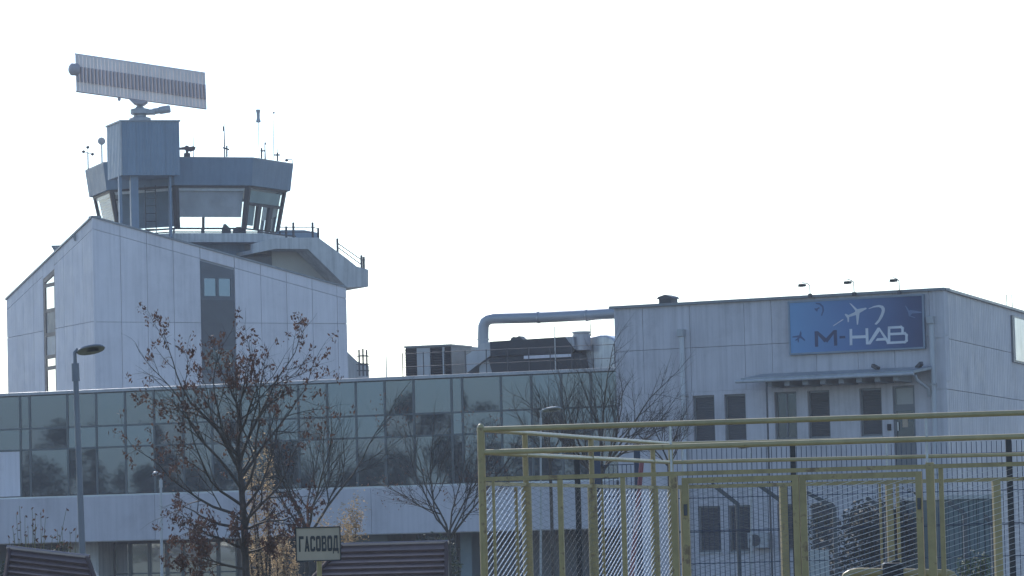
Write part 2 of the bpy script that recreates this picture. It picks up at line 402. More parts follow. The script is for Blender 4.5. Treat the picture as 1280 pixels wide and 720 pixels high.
# ------------------------------------------------------------------ control tower block
TF = Fac.px(118, 403, 140.0, 433.5, 405, 145.6)
TL = Fac.px(8.5, 424, 150.0, 118, 403, 140.0)
def tower():
    root = thing('control_tower', 'white clad airport control tower with sloping roof and dark glazed cab', 'tower', TF.p(0, GB))
    zc = TF.proj(118, 272)[1]; zr = TF.proj(433.5, 360)[1]; zl = TL.proj(8.5, 375)[1]
    LF, LL = TF.L, TL.L
    ftop = lambda u: zc + (zr - zc) * u / LF
    ltop = lambda u: zl + (zc - zl) * u / LL
    # core (recessed so that panel joints read dark), closed block with the sloping roof
    c0 = TF.p(0, 0, -.06) + TL.n * -.06; c1 = TF.p(LF, 0, -.06); c2 = TL.p(0, 0, -.06); c3 = c1 + (c2 - c0)
    zs = [zc, zr, zl, zl + zr - zc]
    mb = MB(); vs = []
    for c in (c0, c1, c3, c2): vs.append((c.x, c.y, GB))
    for c, z in ((c0, zc), (c1, zr), (c3, zl + zr - zc), (c2, zl)): vs.append((c.x, c.y, z - .12))
    mb.add(vs, [(0, 1, 2, 3), (4, 5, 6, 7), (0, 1, 5, 4), (1, 2, 6, 5), (2, 3, 7, 6), (3, 0, 4, 7)]).build('core_wall', mat('grey_joint_backing', (.38, .39, .41), .9), root)
    j = .009
    def panels(fc, xs, ytop, top, yrow, strip, skip):
        zrow = fc.proj(*yrow)[1]
        for k in range(len(xs) - 1):
            if (k in skip): continue
            u0, u1 = fc.proj(xs[k], 400)[0], fc.proj(xs[k + 1], 400)[0]
            a, b = u0 + j, u1 - j
            if k == 0: a = u0
            if k == len(xs) - 2: b = u1
            t0, t1 = top(u0), top(u1)
            MB().fpoly(fc, [(a, t0 - strip + j), (b, t1 - strip + j), (b, t1), (a, t0)], -.07, 0).build('coping_panel', WHITE, root)
            zlow = max(ZROOF - 3.5, GB + 2)
            lo = min(t0, t1) - strip - j
            if lo > zrow + .2:
                MB().fpoly(fc, [(a, zrow + j), (b, zrow + j), (b, t1 - strip - j), (a, t0 - strip - j)], -.07, 0).build('cladding_panel', WHITE, root)
                MB().fpoly(fc, [(a, GB), (b, GB), (b, zrow - j), (a, zrow - j)], -.07, 0).build('cladding_panel', WHITE, root)
            else:
                MB().fpoly(fc, [(a, GB), (b, GB), (b, t1 - strip - j), (a, t0 - strip - j)], -.07, 0).build('cladding_panel', WHITE, root)
    fx = [118, 152, 185, 218, 251.5, 294.5, 327, 359, 391, 422, 433.5]
    lx = [8.5, 29, 42, 54.5, 69, 80.5, 92, 104.5, 118]
    panels(TF, fx, None, ftop, (276, 403.5), .42, (4,))
    panels(TL, lx, None, ltop, (63, 412), .42, (3,))
    # metal coping on both roof edges
    for fc, top, L in ((TF, ftop, LF), (TL, ltop, LL)):
        q = [(0, top(0)), (L, top(L)), (L, top(L) + .07), (0, top(0) + .07)]
        MB().fpoly(fc, q, -.35, .05).build('coping', COPING, root)
    # tall window strip in the front
    u0, u1 = TF.proj(251.5, 400)[0] + .02, TF.proj(294.5, 400)[0] - .02
    zA, zB = ftop(u0) - .50, ftop(u1) - .50
    za = TF.proj(273, 343)[1]
    Z = lambda y: TF.proj(273, y)[1]
    MB().fpoly(TF, [(u0, ftop(u0) - .42), (u1, ftop(u1) - .42), (u1, ftop(u1)), (u0, ftop(u0))], -.07, 0).build('coping_panel', WHITE, root)
    MB().fpoly(TF, [(u0, za), (u1, za), (u1, zB), (u0, zA)], -.06, -.03).build('infill_panel', mat('dark_tower_frame', (.095, .115, .135), .5), root)
    window(TF, root, u0, u1, Z(375), za, -.02, coated_glass('pale_window_glass', (.55, .75, 1), (.06, .075, .09), .14), fw=.15, cols=2, fmat=mat('dark_tower_frame', (.095, .115, .135), .5))
    MB().fbox(TF, u0, u1, Z(433), Z(375), -.06, -.02).build('infill_panel', DARKPANEL, root)
    window(TF, root, u0, u1, Z(466), Z(433), -.02, WGLASS, fw=.12, cols=1, fmat=mat('dark_tower_frame', (.095, .115, .135), .5))
    MB().fbox(TF, u0, u1, GB, Z(466), -.06, -.025).build('infill_panel', FRAME, root)
    # window strip in the left side: sloped head, mirror panes and grey spandrels
    u0, u1 = TL.proj(54.5, 400)[0] + .02, TL.proj(69, 400)[0] - .02
    Z = lambda y: TL.proj(62, y)[1]
    h0, h1 = ltop(u0) - .55, ltop(u1) - .55
    MB().fpoly(TL, [(u0, h0), (u1, h1), (u1, ltop(u1)), (u0, ltop(u0))], -.07, 0).build('coping_panel', WHITE, root)
    fm = MB(); rows = [490, 461, 446, 418, 391.5, 386, 357]
    MBs = fm
    fm.fbox(TL, u0, u0 + .2, GB, h0 - .02, -.06, -.01); fm.fbox(TL, u1 - .08, u1, GB, h1 - .02, -.06, -.01)
    for y in (460, 446, 418, 388, 356): fm.fbox(TL, u0 + .2, u1 - .08, Z(y) - .07, Z(y) + .07, -.06, -.015)
    fm.fpoly(TL, [(u0, h0 - .2), (u1, h1 - .2), (u1, h1), (u0, h0)], -.06, -.008)
    fo = fm.build('window', mat('bronze_frame', (.13, .10, .09), .5), root)
    for ya, yb, m_ in ((500, 460, MGLASS), (460, 446, MGLASS), (446, 418, PALEMET), (418, 388, FRAME), (388, 356, MGLASS)):
        MB().fbox(TL, u0 + .2, u1 - .08, Z(ya), Z(yb), -.05, -.04).build('pane', m_, fo)
    MB().fpoly(TL, [(u0 + .2, Z(356)), (u1 - .08, Z(356)), (u1 - .08, h1 - .2), (u0 + .2, h0 - .2)], -.05, -.04).build('pane', MGLASS, fo)
    # parapet stub with sloping top at the right foot
    a = TF.back(1.2)
    q = [(430, 436), (447, 452), (461, 457), (461.5, 480), (430, 480)]
    MB().fpoly(a, [a.proj(*p) for p in q], -1.6, 0).build('roof_parapet', CONC, root)
    # ---- gallery: sloping white parapet to the right of the cab
    gy = Fac.px(300, 300, 145.0, 470, 300, 147.5)
    q = [(316, 305), (332, 300), (345, 297), (398, 297), (416, 310), (433, 322.5), (446, 333), (460.5, 337), (460.5, 358.5), (434, 359.5), (408, 334), (385, 311.5), (345, 311), (316, 317)]
    MB().fpoly(gy, [gy.proj(*p) for p in q], -.25, 0).build('gallery_parapet', CONC, root, bevel=.01)
    q2 = [(316, 317), (345, 311), (385, 311.5), (408, 334), (434, 359.5), (460.5, 358.5), (460.5, 355), (434, 356), (386, 308), (345, 307), (316, 312)]
    MB().fpoly(gy, [gy.proj(*p) for p in q2], -3.2, -.26).build('gallery_slab', CONC, root)
    q3 = [(354, 309), (386, 309), (433, 357), (433, 400), (300, 400), (300, 318), (354, 318)]
    MB().fpoly(gy, [gy.proj(*p) for p in q3], -1.6, -1.2).build('gallery_wall', BEIGE, root)
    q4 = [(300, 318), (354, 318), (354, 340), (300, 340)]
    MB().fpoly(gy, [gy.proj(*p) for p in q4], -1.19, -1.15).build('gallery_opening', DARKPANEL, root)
    # far parapet panel and railing of the gallery
    gb = gy.back(2.6)
    q = [(345, 290), (352, 287.5), (380, 287.5), (398, 291), (398, 300), (345, 300)]
    MB().fpoly(gb, [gb.proj(*p) for p in q], -.2, 0).build('gallery_parapet', SLATE, root)
    rail = MB()
    for x, yt, yb in ((358, 283, 298), (367, 278, 298), (391, 278, 296), (398, 285, 298), (422, 298, 314), (452, 319, 334), (455, 321, 336)):
        u, z = gy.proj(x, yb, -.12); u2, zt = gy.proj(x, yt, -.12)
        MB().tube(gy.p(u, z - .2, -.12), gy.p(u, zt, -.12), .045, n=6).build('railing_post', DARKMET, root)
    for pts in (((345, 284), (391, 284), (398, 286), (398, 297)), ((345, 290), (391, 290)), ((422, 304), (452, 325), (457, 325)), ((422, 309), (452, 331))):
        mb = MB(); mb.path([gy.p(*gy.proj(x, y, -.12), -.12) for x, y in pts], .02, n=5); mb.build('railing_rail', DARKMET, root)
    return root
TOWER = tower()

# ------------------------------------------------------------------ control cab (octagon on top of the tower)
CY = 149.5
CC = at(238, 290, CY)
PXM = F / CY
def zy(y, x=238, Y=CY): return at(x, y, Y).z
def cab():
    root = TOWER
    c = Vector((CC.x, CC.y, 0))
    angs = [math.radians(-93.4 + 45 * k) for k in range(8)]     # measured from the camera-facing direction, + to the right
    def corner(k, r, z):
        a = angs[k % 8]; return Vector((c.x + r * math.sin(a), c.y - r * math.cos(a), z))
    yf = CY - 4.1
    zt, zb = zy(197, 238, yf), zy(230.5, 238, yf)
    zw0, zw1 = zy(286, 238, yf + .5), zb + .12
    Rt, Rb, Rw1, Rw0 = 4.16, 4.02, 3.86, 3.52
    # fascia ring
    for k in range(8):
        q = [corner(k, Rb, zb), corner(k + 1, Rb, zb), corner(k + 1, Rt, zt), corner(k, Rt, zt)]
        nn = (q[1] - q[0]).cross(q[3] - q[0]).normalized()
        mb = MB(); qi = [corner(k, Rb - .12, zb), corner(k + 1, Rb - .12, zb), corner(k + 1, Rt - .12, zt), corner(k, Rt - .12, zt)]
        mb.add(q + qi, [(0, 1, 2, 3), (7, 6, 5, 4), (0, 1, 5, 4), (3, 2, 6, 7), (1, 2, 6, 5), (0, 3, 7, 4)])
        mb.build('fascia_panel', SLATE, root)
    mb = MB(); mb.prism([corner(k, Rt - .1, zt - .15) for k in range(8)], (0, 0, .1)); mb.build('cab_roof', COPING, root)
    mb = MB(); mb.prism([corner(k, Rb - .12, zb + .03) for k in range(8)], (0, 0, .08)); mb.build('cab_ceiling', mat('cab_ceiling', (.55, .55, .55), .8), root)
    for k in range(8):
        mb = MB(); q = [corner(k, Rt, zt), corner(k + 1, Rt, zt), corner(k + 1, Rt - .2, zt), corner(k, Rt - .2, zt)]
        mb.prism(q, (0, 0, .05)); mb.build('roof_edge_trim', COPING, root)
    # lower wall of the cab and its floor
    zf = zw0 - 1.0
    mb = MB(); mb.prism([corner(k, Rw0 - .05, zf - 2.2) for k in range(8)], (0, 0, 2.2 + .75)); mb.build('cab_base', SLATE, root)
    # windows: facet k lies between corners k and k+1
    for k in range(8):
        a0, b0 = corner(k, Rw0, zw0), corner(k + 1, Rw0, zw0); a1, b1 = corner(k, Rw1, zb), corner(k + 1, Rw1, zb)
        eu = (b0 - a0).normalized(); nn = (b0 - a0).cross(a1 - a0).normalized()
        if nn.dot(Vector((a0.x - c.x, a0.y - c.y, 0))) < 0: nn = -nn
        def P(s, t, d=0): return (a0 + (b0 - a0) * s) * (1 - t) + (a1 + (b1 - a1) * s) * t + nn * d
        def plate(s0, s1, t0, t1, d0, d1): return MB().prism([P(s0, t0, d1), P(s1, t0, d1), P(s1, t1, d1), P(s0, t1, d1)], nn * (d0 - d1))
        fr = MB()
        fw_ = .045 if k < 5 else .02
        for s0, s1, t0, t1 in ((0, fw_, 0, 1), (1 - fw_, 1, 0, 1), (fw_, 1 - fw_, 0, .035), (fw_, 1 - fw_, .95, 1)):
            o = plate(s0, s1, t0, t1, -.1, .02); fr.add(o.v, o.f)
        fo = fr.build('cab_window', DARKMET if k != 4 else FRAME, root)
        plate(.045, .955, .035, .95, -.05, -.03).build('pane', CLEAR, fo)
        # blinds inside the panes
        if k in (0, 1, 2):
            lo = {0: .035, 1: .06, 2: .27}[k]
            bm_ = BLINDW if k == 0 else (mat('slate_blind', (.34, .41, .50), .7, trans=.2) if k == 1 else BLIND)
            n = 15
            bo = MB()
            for i in range(n):
                t0 = lo + (.92 - lo) * i / n; t1 = lo + (.92 - lo) * (i + 1) / n
                s0, s1 = .05, .95
                bo.prism([P(s0, t0, -.16), P(s1, t0, -.16), P(s1, t1 - .004, -.25), P(s0, t1 - .004, -.25)], nn * -.006)
            bo.build('blind', bm_, fo)
            plate(.05, .95, .88, .95, -.14, -.06).build('blind_box', WHITE, fo)
        if k == 3:    # door side: greenish upper light, narrow panes
            plate(.12, .9, .62, .9, -.12, -.09).build('blind', mat('green_blind', (.50, .56, .54), .7, trans=.25), fo)
            for s in (.3, .62): plate(s, s + .1, .035, .62, -.1, .015).build('mullion', DARKMET, fo)
            plate(.045, .955, .56, .63, -.1, .012).build('transom', DARKMET, fo)
            plate(.06, .28, .1, .56, -.12, -.09).build('blind', mat('green_blind', (.50, .56, .54), .7, trans=.25), fo)
        if k in (4,):
            for s in (.3, .6): plate(s, s + .1, .035, .95, -.1, .015).build('mullion', DARKMET, fo)
            plate(.1, .9, .40, .95, -.16, -.13).build('blind', SLATE, fo)
        if k in (7,):
            plate(.05, .95, .1, .95, -.16, -.13).build('blind', BLINDW, fo)
    # consoles inside (dark humps seen against the sky)
    for x, y0, y1, w_ in ((281.5, 280, 287, .28), (299, 283.5, 287, .5)):
        p = at(x, y1, CY - 2.2); zt_ = at(x, y0, CY - 2.2).z
        MB().prism([(p.x - w_ / 2, p.y, p.z - .5), (p.x + w_ / 2, p.y, p.z - .5), (p.x + w_ / 2, p.y, (p.z + zt_) / 2), (p.x + w_ * .1, p.y, zt_), (p.x - w_ * .2, p.y, zt_), (p.x - w_ / 2, p.y, p.z)], (0, .3, 0)).build('console', DARKPANEL, root)
    # platform round the cab with railing
    zp = zy(303, 238, yf)
    mb = MB(); mb.prism([corner(k, 4.5, zp) for k in range(8)], (0, 0, .35)); mb.build('gallery_floor', CONC, root)
    zr = zy(288, 290, yf - .3)
    for k in (1, 2, 3):
        A, B = corner(k, 4.4, 0), corner(k + 1, 4.4, 0)
        for t in ((0, .33, .66) if k < 3 else (0, .5)):
            p = A.lerp(B, t); MB().tube((p.x, p.y, zp + .3), (p.x, p.y, zr + .12), .04, n=6).build('railing_post', DARKMET, root)
        for dz in (.0, -.28):
            MB().tube((A.x, A.y, zr + dz), (B.x, B.y, zr + dz), .028, n=6).build('railing_rail', DARKMET, root)
    # equipment room hung in front of the fascia, carried on columns
    YB = CY - 5.6
    bf = Fac.px(151.5, 200, YB, 225, 200, YB + .55)
    bs = Fac.px(134, 200, YB + 1.9, 151.5, 200, YB)
    u0, u1, z0, z1 = 0, bf.L, bf.proj(188, 219)[1], bf.proj(188, 152)[1]
    zb0, zb1 = z0, z1
    sidev = bs.A - bs.B
    mb = MB(); q = [bf.p(0, 0), bf.p(u1, 0), bf.p(u1, 0) + sidev, bf.p(0, 0) + sidev]
    inn = [(p + (Vector((bf.p(u1 / 2, 0) + sidev / 2)) - p) * .03) for p in q]
    mb.prism([(p.x, p.y, z0) for p in inn], (0, 0, z1 - z0)); mb.build('equipment_room', SLATE, root)
    n = 9      # ribbed sheets on the front and the side
    RIB = mat('ribbed_slate_sheet', (.18, .25, .33), .45, .15, var=.05, streak=.12, ribs=(bf.u.x, bf.u.y, .12, .5))
    RIBS = mat('ribbed_slate_sheet_side', (.19, .26, .34), .45, .15, var=.05, streak=.12, ribs=(bs.u.x, bs.u.y, .22, .9))
    for i in range(4):
        a, b = u1 * i / 4, u1 * (i + 1) / 4
        MB().fbox(bf, a + .003, b - .003, z0, z1, -.05, 0).build('cladding_sheet', RIB, root)
    for i in range(3):
        a, b = bs.L * i / 3, bs.L * (i + 1) / 3
        MB().fbox(bs, a + .003, b - .003, z0, z1, -.05, 0).build('cladding_sheet', RIBS, root)
    p = bf.p(0, 0)
    MB().tube((p.x, p.y - .01, z0), (p.x, p.y - .01, z1), .04, n=6).build('corner_trim', PALEMET, root)
    mb = MB(); ctr = bf.p(u1 / 2, 0) + sidev / 2
    out = [p + (p - ctr) * .035 for p in q]
    mb.prism([(p.x, p.y, z1) for p in out], (0, 0, .06)); mb.build('equipment_room_roof', COPING, root)
    for x0, x1 in ((165, 174.5), (150.5, 154), (213.5, 216)):
        a, b = bf.proj(x0, 250)[0], bf.proj(x1, 250)[0]
        MB().fbox(bf, a, b, z0 - 4.0, z0, -.6, -.25).build('column', SLATE, root)
    lx = bf.proj(186, 250)[0]         # cat ladder
    lad = MB()
    for du in (0, .4): lad.tube(bf.p(lx + du, z0 - 3.6, -.9), bf.p(lx + du, z0 - .3, -.9), .02, n=5)
    for i in range(11): lad.tube(bf.p(lx, z0 - 3.5 + i * .3, -.9), bf.p(lx + .4, z0 - 3.5 + i * .3, -.9), .014, n=4)
    lad.build('ladder', DARKMET, root)
    return zt, bf, sidev, z1, YB
CABTOP, BF, BSIDE, BOXTOP, YBOX = cab()

# small boxes on the left roof edge of the tower
def roof_box(x0, y0, x1, y1, Y, name, label, cat, m_):
    a, b = at(x0, y1, Y), at(x1, y0, Y)
    mb = MB(); h = b.z - a.z
    mb.prism([(a.x, a.y, b.z), (b.x, a.y, b.z), (b.x, a.y, a.z + h * .1), (a.x + (b.x - a.x) * .35, a.y, a.z)], (0, .3, 0))
    mb.tube(((a.x + b.x) / 2, a.y + .15, a.z), ((a.x + b.x) / 2 + .3, a.y + .15, a.z - .5), .03, n=6)
    tag(mb.build(name, m_), label, cat)
roof_box(63.5, 306.5, 76, 314.5, 146.3, 'roof_floodlight', 'small dark floodlight box on the left sloping roof edge of the tower', 'floodlight', COPING)
roof_box(90, 293, 98, 301, 141.8, 'roof_camera', 'tiny grey camera clamped high on the left roof edge of the tower', 'camera', COPING)

# ------------------------------------------------------------------ radar antenna
def radar():
    YR = YBOX + 1.0
    base = at(175, 151, YR); base.z = BOXTOP + .06
    root = thing('radar_antenna', 'large slatted rectangular radar antenna on a pedestal above the slate box', 'radar', base)
    # plane of the reflector: right end further away
    fc = Fac.px(93.5, 100, YR - 1.0, 258.5, 110, YR + 1.6)
    c = [(94.5, 67), (257, 91), (259, 136), (96, 114)]
    uz = [fc.proj(*p) for p in c]
    PAN = mat('radar_panel_grey', (.86, .75, .70), .55, .05, var=.06, streak=.1)
    PAND = mat('radar_dipole_grey', (.44, .40, .42), .55, .1)
    n = 36
    def lerp(a, b, t): return (a[0] + (b[0] - a[0]) * t, a[1] + (b[1] - a[1]) * t)
    for i in range(n):
        t0, t1 = i / n, (i + 1) / n - .004
        a, b = lerp(uz[0], uz[1], t0), lerp(uz[0], uz[1], t1); d, e = lerp(uz[3], uz[2], t0), lerp(uz[3], uz[2], t1)
        MB().fpoly(fc, [d, e, b, a], -.05, 0).build('radiating_column', PAN, root)
        t1 = (i + .62) / n
        a, b = lerp(uz[0], uz[1], t0 + .004), lerp(uz[0], uz[1], t1); d, e = lerp(uz[3], uz[2], t0 + .004), lerp(uz[3], uz[2], t1)
        mb = MB(); mb.fpoly(fc, [lerp(d, a, .26), lerp(e, b, .26), lerp(e, b, .66), lerp(d, a, .66)], .002, .09)
        mb.build('dipole_element', PAND, root)
    fr = MB()
    for i in (0, 3):
        fr.strut(fc.p(*uz[i], -.08), fc.p(*uz[(1, None, None, 2)[i]], -.08), .05, .05, (0, 0, 1))
    fr.build('support_beam', PAND, root)
    m0 = lerp(uz[0], uz[3], .42)
    p = fc.p(*m0, -.02)
    MB().lathe(p + fc.u * .1, [(.20, 0), (.24, .05), (.24, .28), (.14, .36)], 14, -fc.u).build('counterweight', PAND, root, True)
    # pedestal, turning head and drive motor
    q = fc.p(*lerp(lerp(uz[0], uz[1], .49), lerp(uz[3], uz[2], .49), 1.0))
    y = base.y
    zz = lambda py: at(175, py, YR).z
    MB().lathe((base.x, y, 0), [(.42, BOXTOP + .06), (.42, zz(148)), (.24, zz(146)), (.24, zz(141))], 18).build('pedestal_foot', PALEMET, root, True)
    mb = MB(); mb.lathe((base.x, y, 0), [(.30, zz(143.5)), (.36, zz(142.5)), (.36, zz(136.5)), (.2, zz(135.5)), (.12, zz(133)), (.12, zz(130))], 18)
    mb.build('turning_unit', PALEMET, root, True, bevel=.01)
    a, b = at(180, 143.5, YR), at(194, 137, YR)
    MB().box(a.x, b.x, y - .22, y + .22, a.z, b.z).build('gearbox', PALEMET, root, bevel=.04)
    a = at(191, 139.5, YR); b = at(213, 136, YR)
    d = (b - a); ax = d.normalized()
    MB().lathe(a, [(.12, 0), (.12, d.length * .35), (.15, d.length * .4), (.15, d.length * .93), (.12, d.length)], 14, ax).build('drive_motor', PALEMET, root, True)
    a, b, e, f = at(161.5, 124.5, YR), at(185, 127.5, YR), at(179, 132, YR), at(168, 131, YR)
    mb = MB(); mb.prism([(p.x, y - .3, p.z) for p in (a, b, e, f)], (0, .6, 0)); mb.build('mounting_yoke', PAND, root, bevel=.03)
    a = at(149, 122.5, YR); MB().lathe((a.x, a.y, a.z), [(.02, -.12), (.06, -.08), (.06, .1)], 8).build('cable_plug', PAND, root)
radar()

# ------------------------------------------------------------------ aerials on the cab roof
def aerials():
    yb = CABTOP - .05
    def base(x, Y): 
        p = at(x, 200, Y); return Vector((p.x, p.y, yb))
    def zat(x, y, Y): return at(x, y, Y).z
    # anemometer
    Y = CY - 1.0; b = base(110, Y); t = zat(109.5, 191, Y)
    r = thing('anemometer', 'small three-cup anemometer mast at the left end of the cab roof', 'instrument', b)
    MB().tube(b, (b.x, b.y, t), .025, n=6).build('mast', DARKMET, r)
    for dx, dy in ((-.17, .05), (.18, -.06), (.0, .22)):
        mb = MB(); mb.tube((b.x, b.y, t), (b.x + dx, b.y, t + dy), .015, n=5); mb.lathe((b.x + dx, b.y, t + dy - .06), [(.02, 0), (.065, .03), (.065, .09), (.02, .12)], 8)
        mb.build('cup', DARKMET, r)
    # round disc on pole
    Y = CY - 2.0; b = base(127.5, Y); t = zat(127.5, 176.5, Y)
    r = thing('disc_antenna', 'round flat antenna on a thin pole left of the slate box', 'antenna', b)
    MB().tube(b, (b.x, b.y, t), .03, n=6).build('mast', GALV, r)
    MB().lathe((b.x, b.y - .05, t), [(.06, -.02), (.15, 0), (.15, .06), (.06, .1)], 14, (0, 1, 0)).build('dish', PALEMET, r)
    # small rotating radar
    Y = CY - 2.5; b = base(234, Y)
    r = thing('marine_radar', 'small dark bar radar scanner beside the slate box on the cab roof', 'radar', b)
    z0, z1 = zat(234, 191.5, Y), zat(234, 188, Y)
    MB().box(b.x - .12, b.x + .12, b.y - .12, b.y + .12, b.z, z0).build('pedestal', DARKMET, r, bevel=.02)
    MB().tube((b.x, b.y, z0), (b.x, b.y, z1), .06, n=8).build('neck', DARKMET, r)
    q = [(224, 184.5), (230, 183.5), (233.5, 181.5), (237, 183.5), (242, 182.5), (244.5, 184), (243, 187.5), (238, 189.5), (234, 188.5), (230, 187), (224, 187)]
    mb = MB(); mb.prism([at(x, y, Y) for x, y in q], (0, .14, 0)); mb.build('scanner_bar', mat('scanner_brown', (.13, .09, .09), .6), r)
    # whips and dipoles
    spec = [(242, 160, 197, .018, 'thin whip aerial just right of the small bar radar on the cab roof', []),
            (281, 154, 197, .03, 'dark dipole aerial with stubby lower arms in mid cab roof', [(278.5, 184.5, 286.5, 187), (283.5, 182, 283.5, 196), (279.5, 158, 279.5, 164)]),
            (331.5, 178, 199, .03, 'short dark aerial below the hourglass shaped antenna', [(325.5, 188.5, 331, 188.5), (327, 185, 327, 198), (331.5, 178, 331.5, 181)]),
            (342.5, 134, 201, .016, 'tallest thin whip aerial right of the hourglass shaped antenna', [(341.5, 141, 343.5, 141)]),
            (346.8, 186, 202, .022, 'low cross shaped aerial beside the tallest whip aerial', [(343, 193.7, 350, 193.7), (346.8, 191, 346.8, 201)])]
    for x, yt, y2, rad, lab, arms in spec:
        Y = CY - 3.0; b = base(x, Y)
        r = thing('roof_aerial', lab, 'aerial', b, 'aerials on the cab roof')
        MB().tube(b, (b.x, b.y, zat(x, yt, Y)), rad, rad * .5, n=6).build('mast', DARKMET, r)
        for x0, ya, x1, yb_ in arms:
            p, q = at(x0, ya, Y), at(x1, yb_, Y)
            MB().tube((p.x, p.y, p.z), (q.x, q.y, q.z), .032, n=6).build('arm', DARKMET, r)
    Y = CY - 3.0; b = base(324, Y); z0, z1 = zat(324, 153, Y), zat(324, 137, Y)
    r = thing('hourglass_antenna', 'pale hourglass shaped antenna on a very thin pole', 'antenna', b)
    MB().tube(b, (b.x, b.y, z0), .014, n=6).build('mast', GALV, r)
    h = z1 - z0
    MB().lathe((b.x, b.y, z0), [(.09, 0), (.095, h * .04), (.09, h * .15), (.065, h * .3), (.065, h * .7), (.09, h * .9), (.09, h)], 14).build('radome', PALEMET, r, True)
    Y = CY - .2; b = base(369, Y); b.x -= .12
    r = thing('obstruction_light', 'small arm with a lamp at the right end of the cab roof', 'lamp', b)
    t = zat(369, 199.5, Y)
    MB().path([b, (b.x, b.y, t), (b.x - .15, b.y, t + .02)], .018, n=5).build('arm', DARKMET, r)
    MB().lathe((b.x - .22, b.y, t - .02), [(.02, -.05), (.07, -.02), (.07, .03), (.03, .06)], 8).build('lamp', DARKMET, r)
aerials()

# ------------------------------------------------------------------ white office building on the right
HF = Fac.px(768.5, 420, 109.8, 1181, 420, 105.0)
HS = Fac.px(1181, 420, 105.0, 1290, 420, 119.6)
HP = [1, 0]
def office():
    fc = HF
    root = thing('office_building', 'white clad two storey building with blue sign and canopy over narrow windows', 'building', fc.p(fc.L / 2, GB))
    zt = fc.proj(1178, 363)[1]
    L = fc.L
    rib_f = mat('white_ribbed_cladding_front', (.60, .57, .59), .6, var=.06, scale=.9, streak=.22, grime=.24, ribs=(fc.u.x, fc.u.y, .30, .12))
    rib_s = mat('white_ribbed_cladding_side', (.60, .57, .585), .6, var=.05, scale=.9, streak=.26, grime=.18, ribs=(HS.u.x, HS.u.y, .30, .35))
    # core
    b0, b1 = fc.p(0, 0, -.3), fc.p(L, 0, -.3); s1 = HS.p(HS.L, 0, -.3); e = HS.u * (HS.L)
    mb = MB(); q = [fc.p(.05, 0, -.35), HS.p(-.0, 0, -.35) - fc.u * .1 - HS.u * -.35, s1, fc.p(.05, 0, -.35) + e]
    mb.prism([(p.x, p.y, GB) for p in q], (0, 0, zt - GB - .25)).build('core_wall', BACK, root)
    mb = MB(); mb.prism([(p.x, p.y, zt - .28) for p in q], (0, 0, .06)); mb.build('roof', COPING, root)
    # upper cladding panels of the front
    j = .006
    xs = [768.5, 804, 863, 931, 965, 1020, 1072, 1118, 1163, 1181]
    zr = fc.proj(900, 433)[1]; zw = fc.proj(1000, 484)[1]
    us = [fc.proj(x, 430)[0] for x in xs]; us[0] = 0; us[-1] = L
    for k in range(len(us) - 1):
        a, b = us[k] + (j if k else 0), us[k + 1] - (j if k < len(us) - 2 else 0)
        MB().fbox(fc, a, b, zr + j, zt, -.3, 0).build('cladding_panel', rib_f, root)
        MB().fbox(fc, a, b, zw + j * .3, zr - j, -.3, 0).build('cladding_panel', rib_f, root)
    # lower wall with window and door openings
    wins = [(866.5, 493, 893.5, 552.5), (906, 491.5, 932.5, 551), (968.5, 489.5, 996, 549.5), (1010, 488.5, 1037.5, 548), (1075, 487, 1102.5, 546)]
    low = [(873, 632.5, 901, 690.5), (911, 631, 938.5, 689.5), (972, 630, 999, 688), (1014, 629, 1041, 687)]
    door = (1117, 485.5, 1144.5, 583)
    ops = [fc.rect(*w_) for w_ in wins + low + [door]]
    zu0 = sum(o[2] for o in ops[:5]) / 5; zu1 = sum(o[3] for o in ops[:5]) / 5
    zl0 = sum(o[2] for o in ops[5:9]) / 4; zl1 = sum(o[3] for o in ops[5:9]) / 4
    ops = [(o[0], o[1], zu0, zu1) for o in ops[:5]] + [(o[0], o[1], zl0, zl1) for o in ops[5:9]] + [(ops[9][0], ops[9][1], ops[9][2], zu1 + .03)]
    openings_wall(fc, 0, L, GB, zw - j * .3, ops, 0, .2).build('lower_wall', rib_f, root)
    for k, o in enumerate(ops[:9]):
        a, b, c, d = o
        fo = window(fc, root, a, b, c, d, -.09, WGLASS, fw=.055, cols=2 if k == 2 else 1)
        if k != 2:
            sh = MB(); n = 26
            for i in range(n):
                z0 = c + .055 + (d - c - .11) * i / n; z1 = c + .055 + (d - c - .11) * (i + .86) / n
                sh.prism([fc.p(a + .055, z0, -.10), fc.p(b - .055, z0, -.10), fc.p(b - .055, z1, -.115), fc.p(a + .055, z1, -.115)], fc.n * -.01)
            sh.build('roller_blind', SHUTTER, fo)
        MB().fbox(fc, a - .03, b + .03, c - .04, c, -.1, .05).build('window_sill', PALEMET, fo)
    a, b, c, d = ops[9]
    dm = MB()
    dm.fbox(fc, a, a + .07, c, d, -.14, -.06); dm.fbox(fc, b - .07, b, c, d, -.14, -.06); dm.fbox(fc, a + .07, b - .07, d - .07, d, -.14, -.062)
    h = d - c
    dm.fbox(fc, a + .07, b - .07, d - .70, d - .52, -.14, -.065)
    dm.fbox(fc, a + .07, b - .07, c, c + h * .36, -.14, -.07)
    do = dm.build('door', FRAME, root)
    MB().fbox(fc, a + .07, b - .07, d - .52, d - .07, -.12, -.09).build('pane', mat('frosted_pane', (.42, .42, .40), .4), do)
    MB().fbox(fc, a + .07, b - .07, c + h * .36, d - .70, -.12, -.09).build('pane', WGLASS, do)
    MB().fbox(fc, a + .24, a + .40, d - 1.16, d - .93, -.088, -.084).build('notice', SIGNW, do)
    MB().tube(fc.p(a + .12, c + 1.0, -.03), fc.p(a + .12, c + 1.25, -.03), .015, n=6).build('handle', ALU, do)
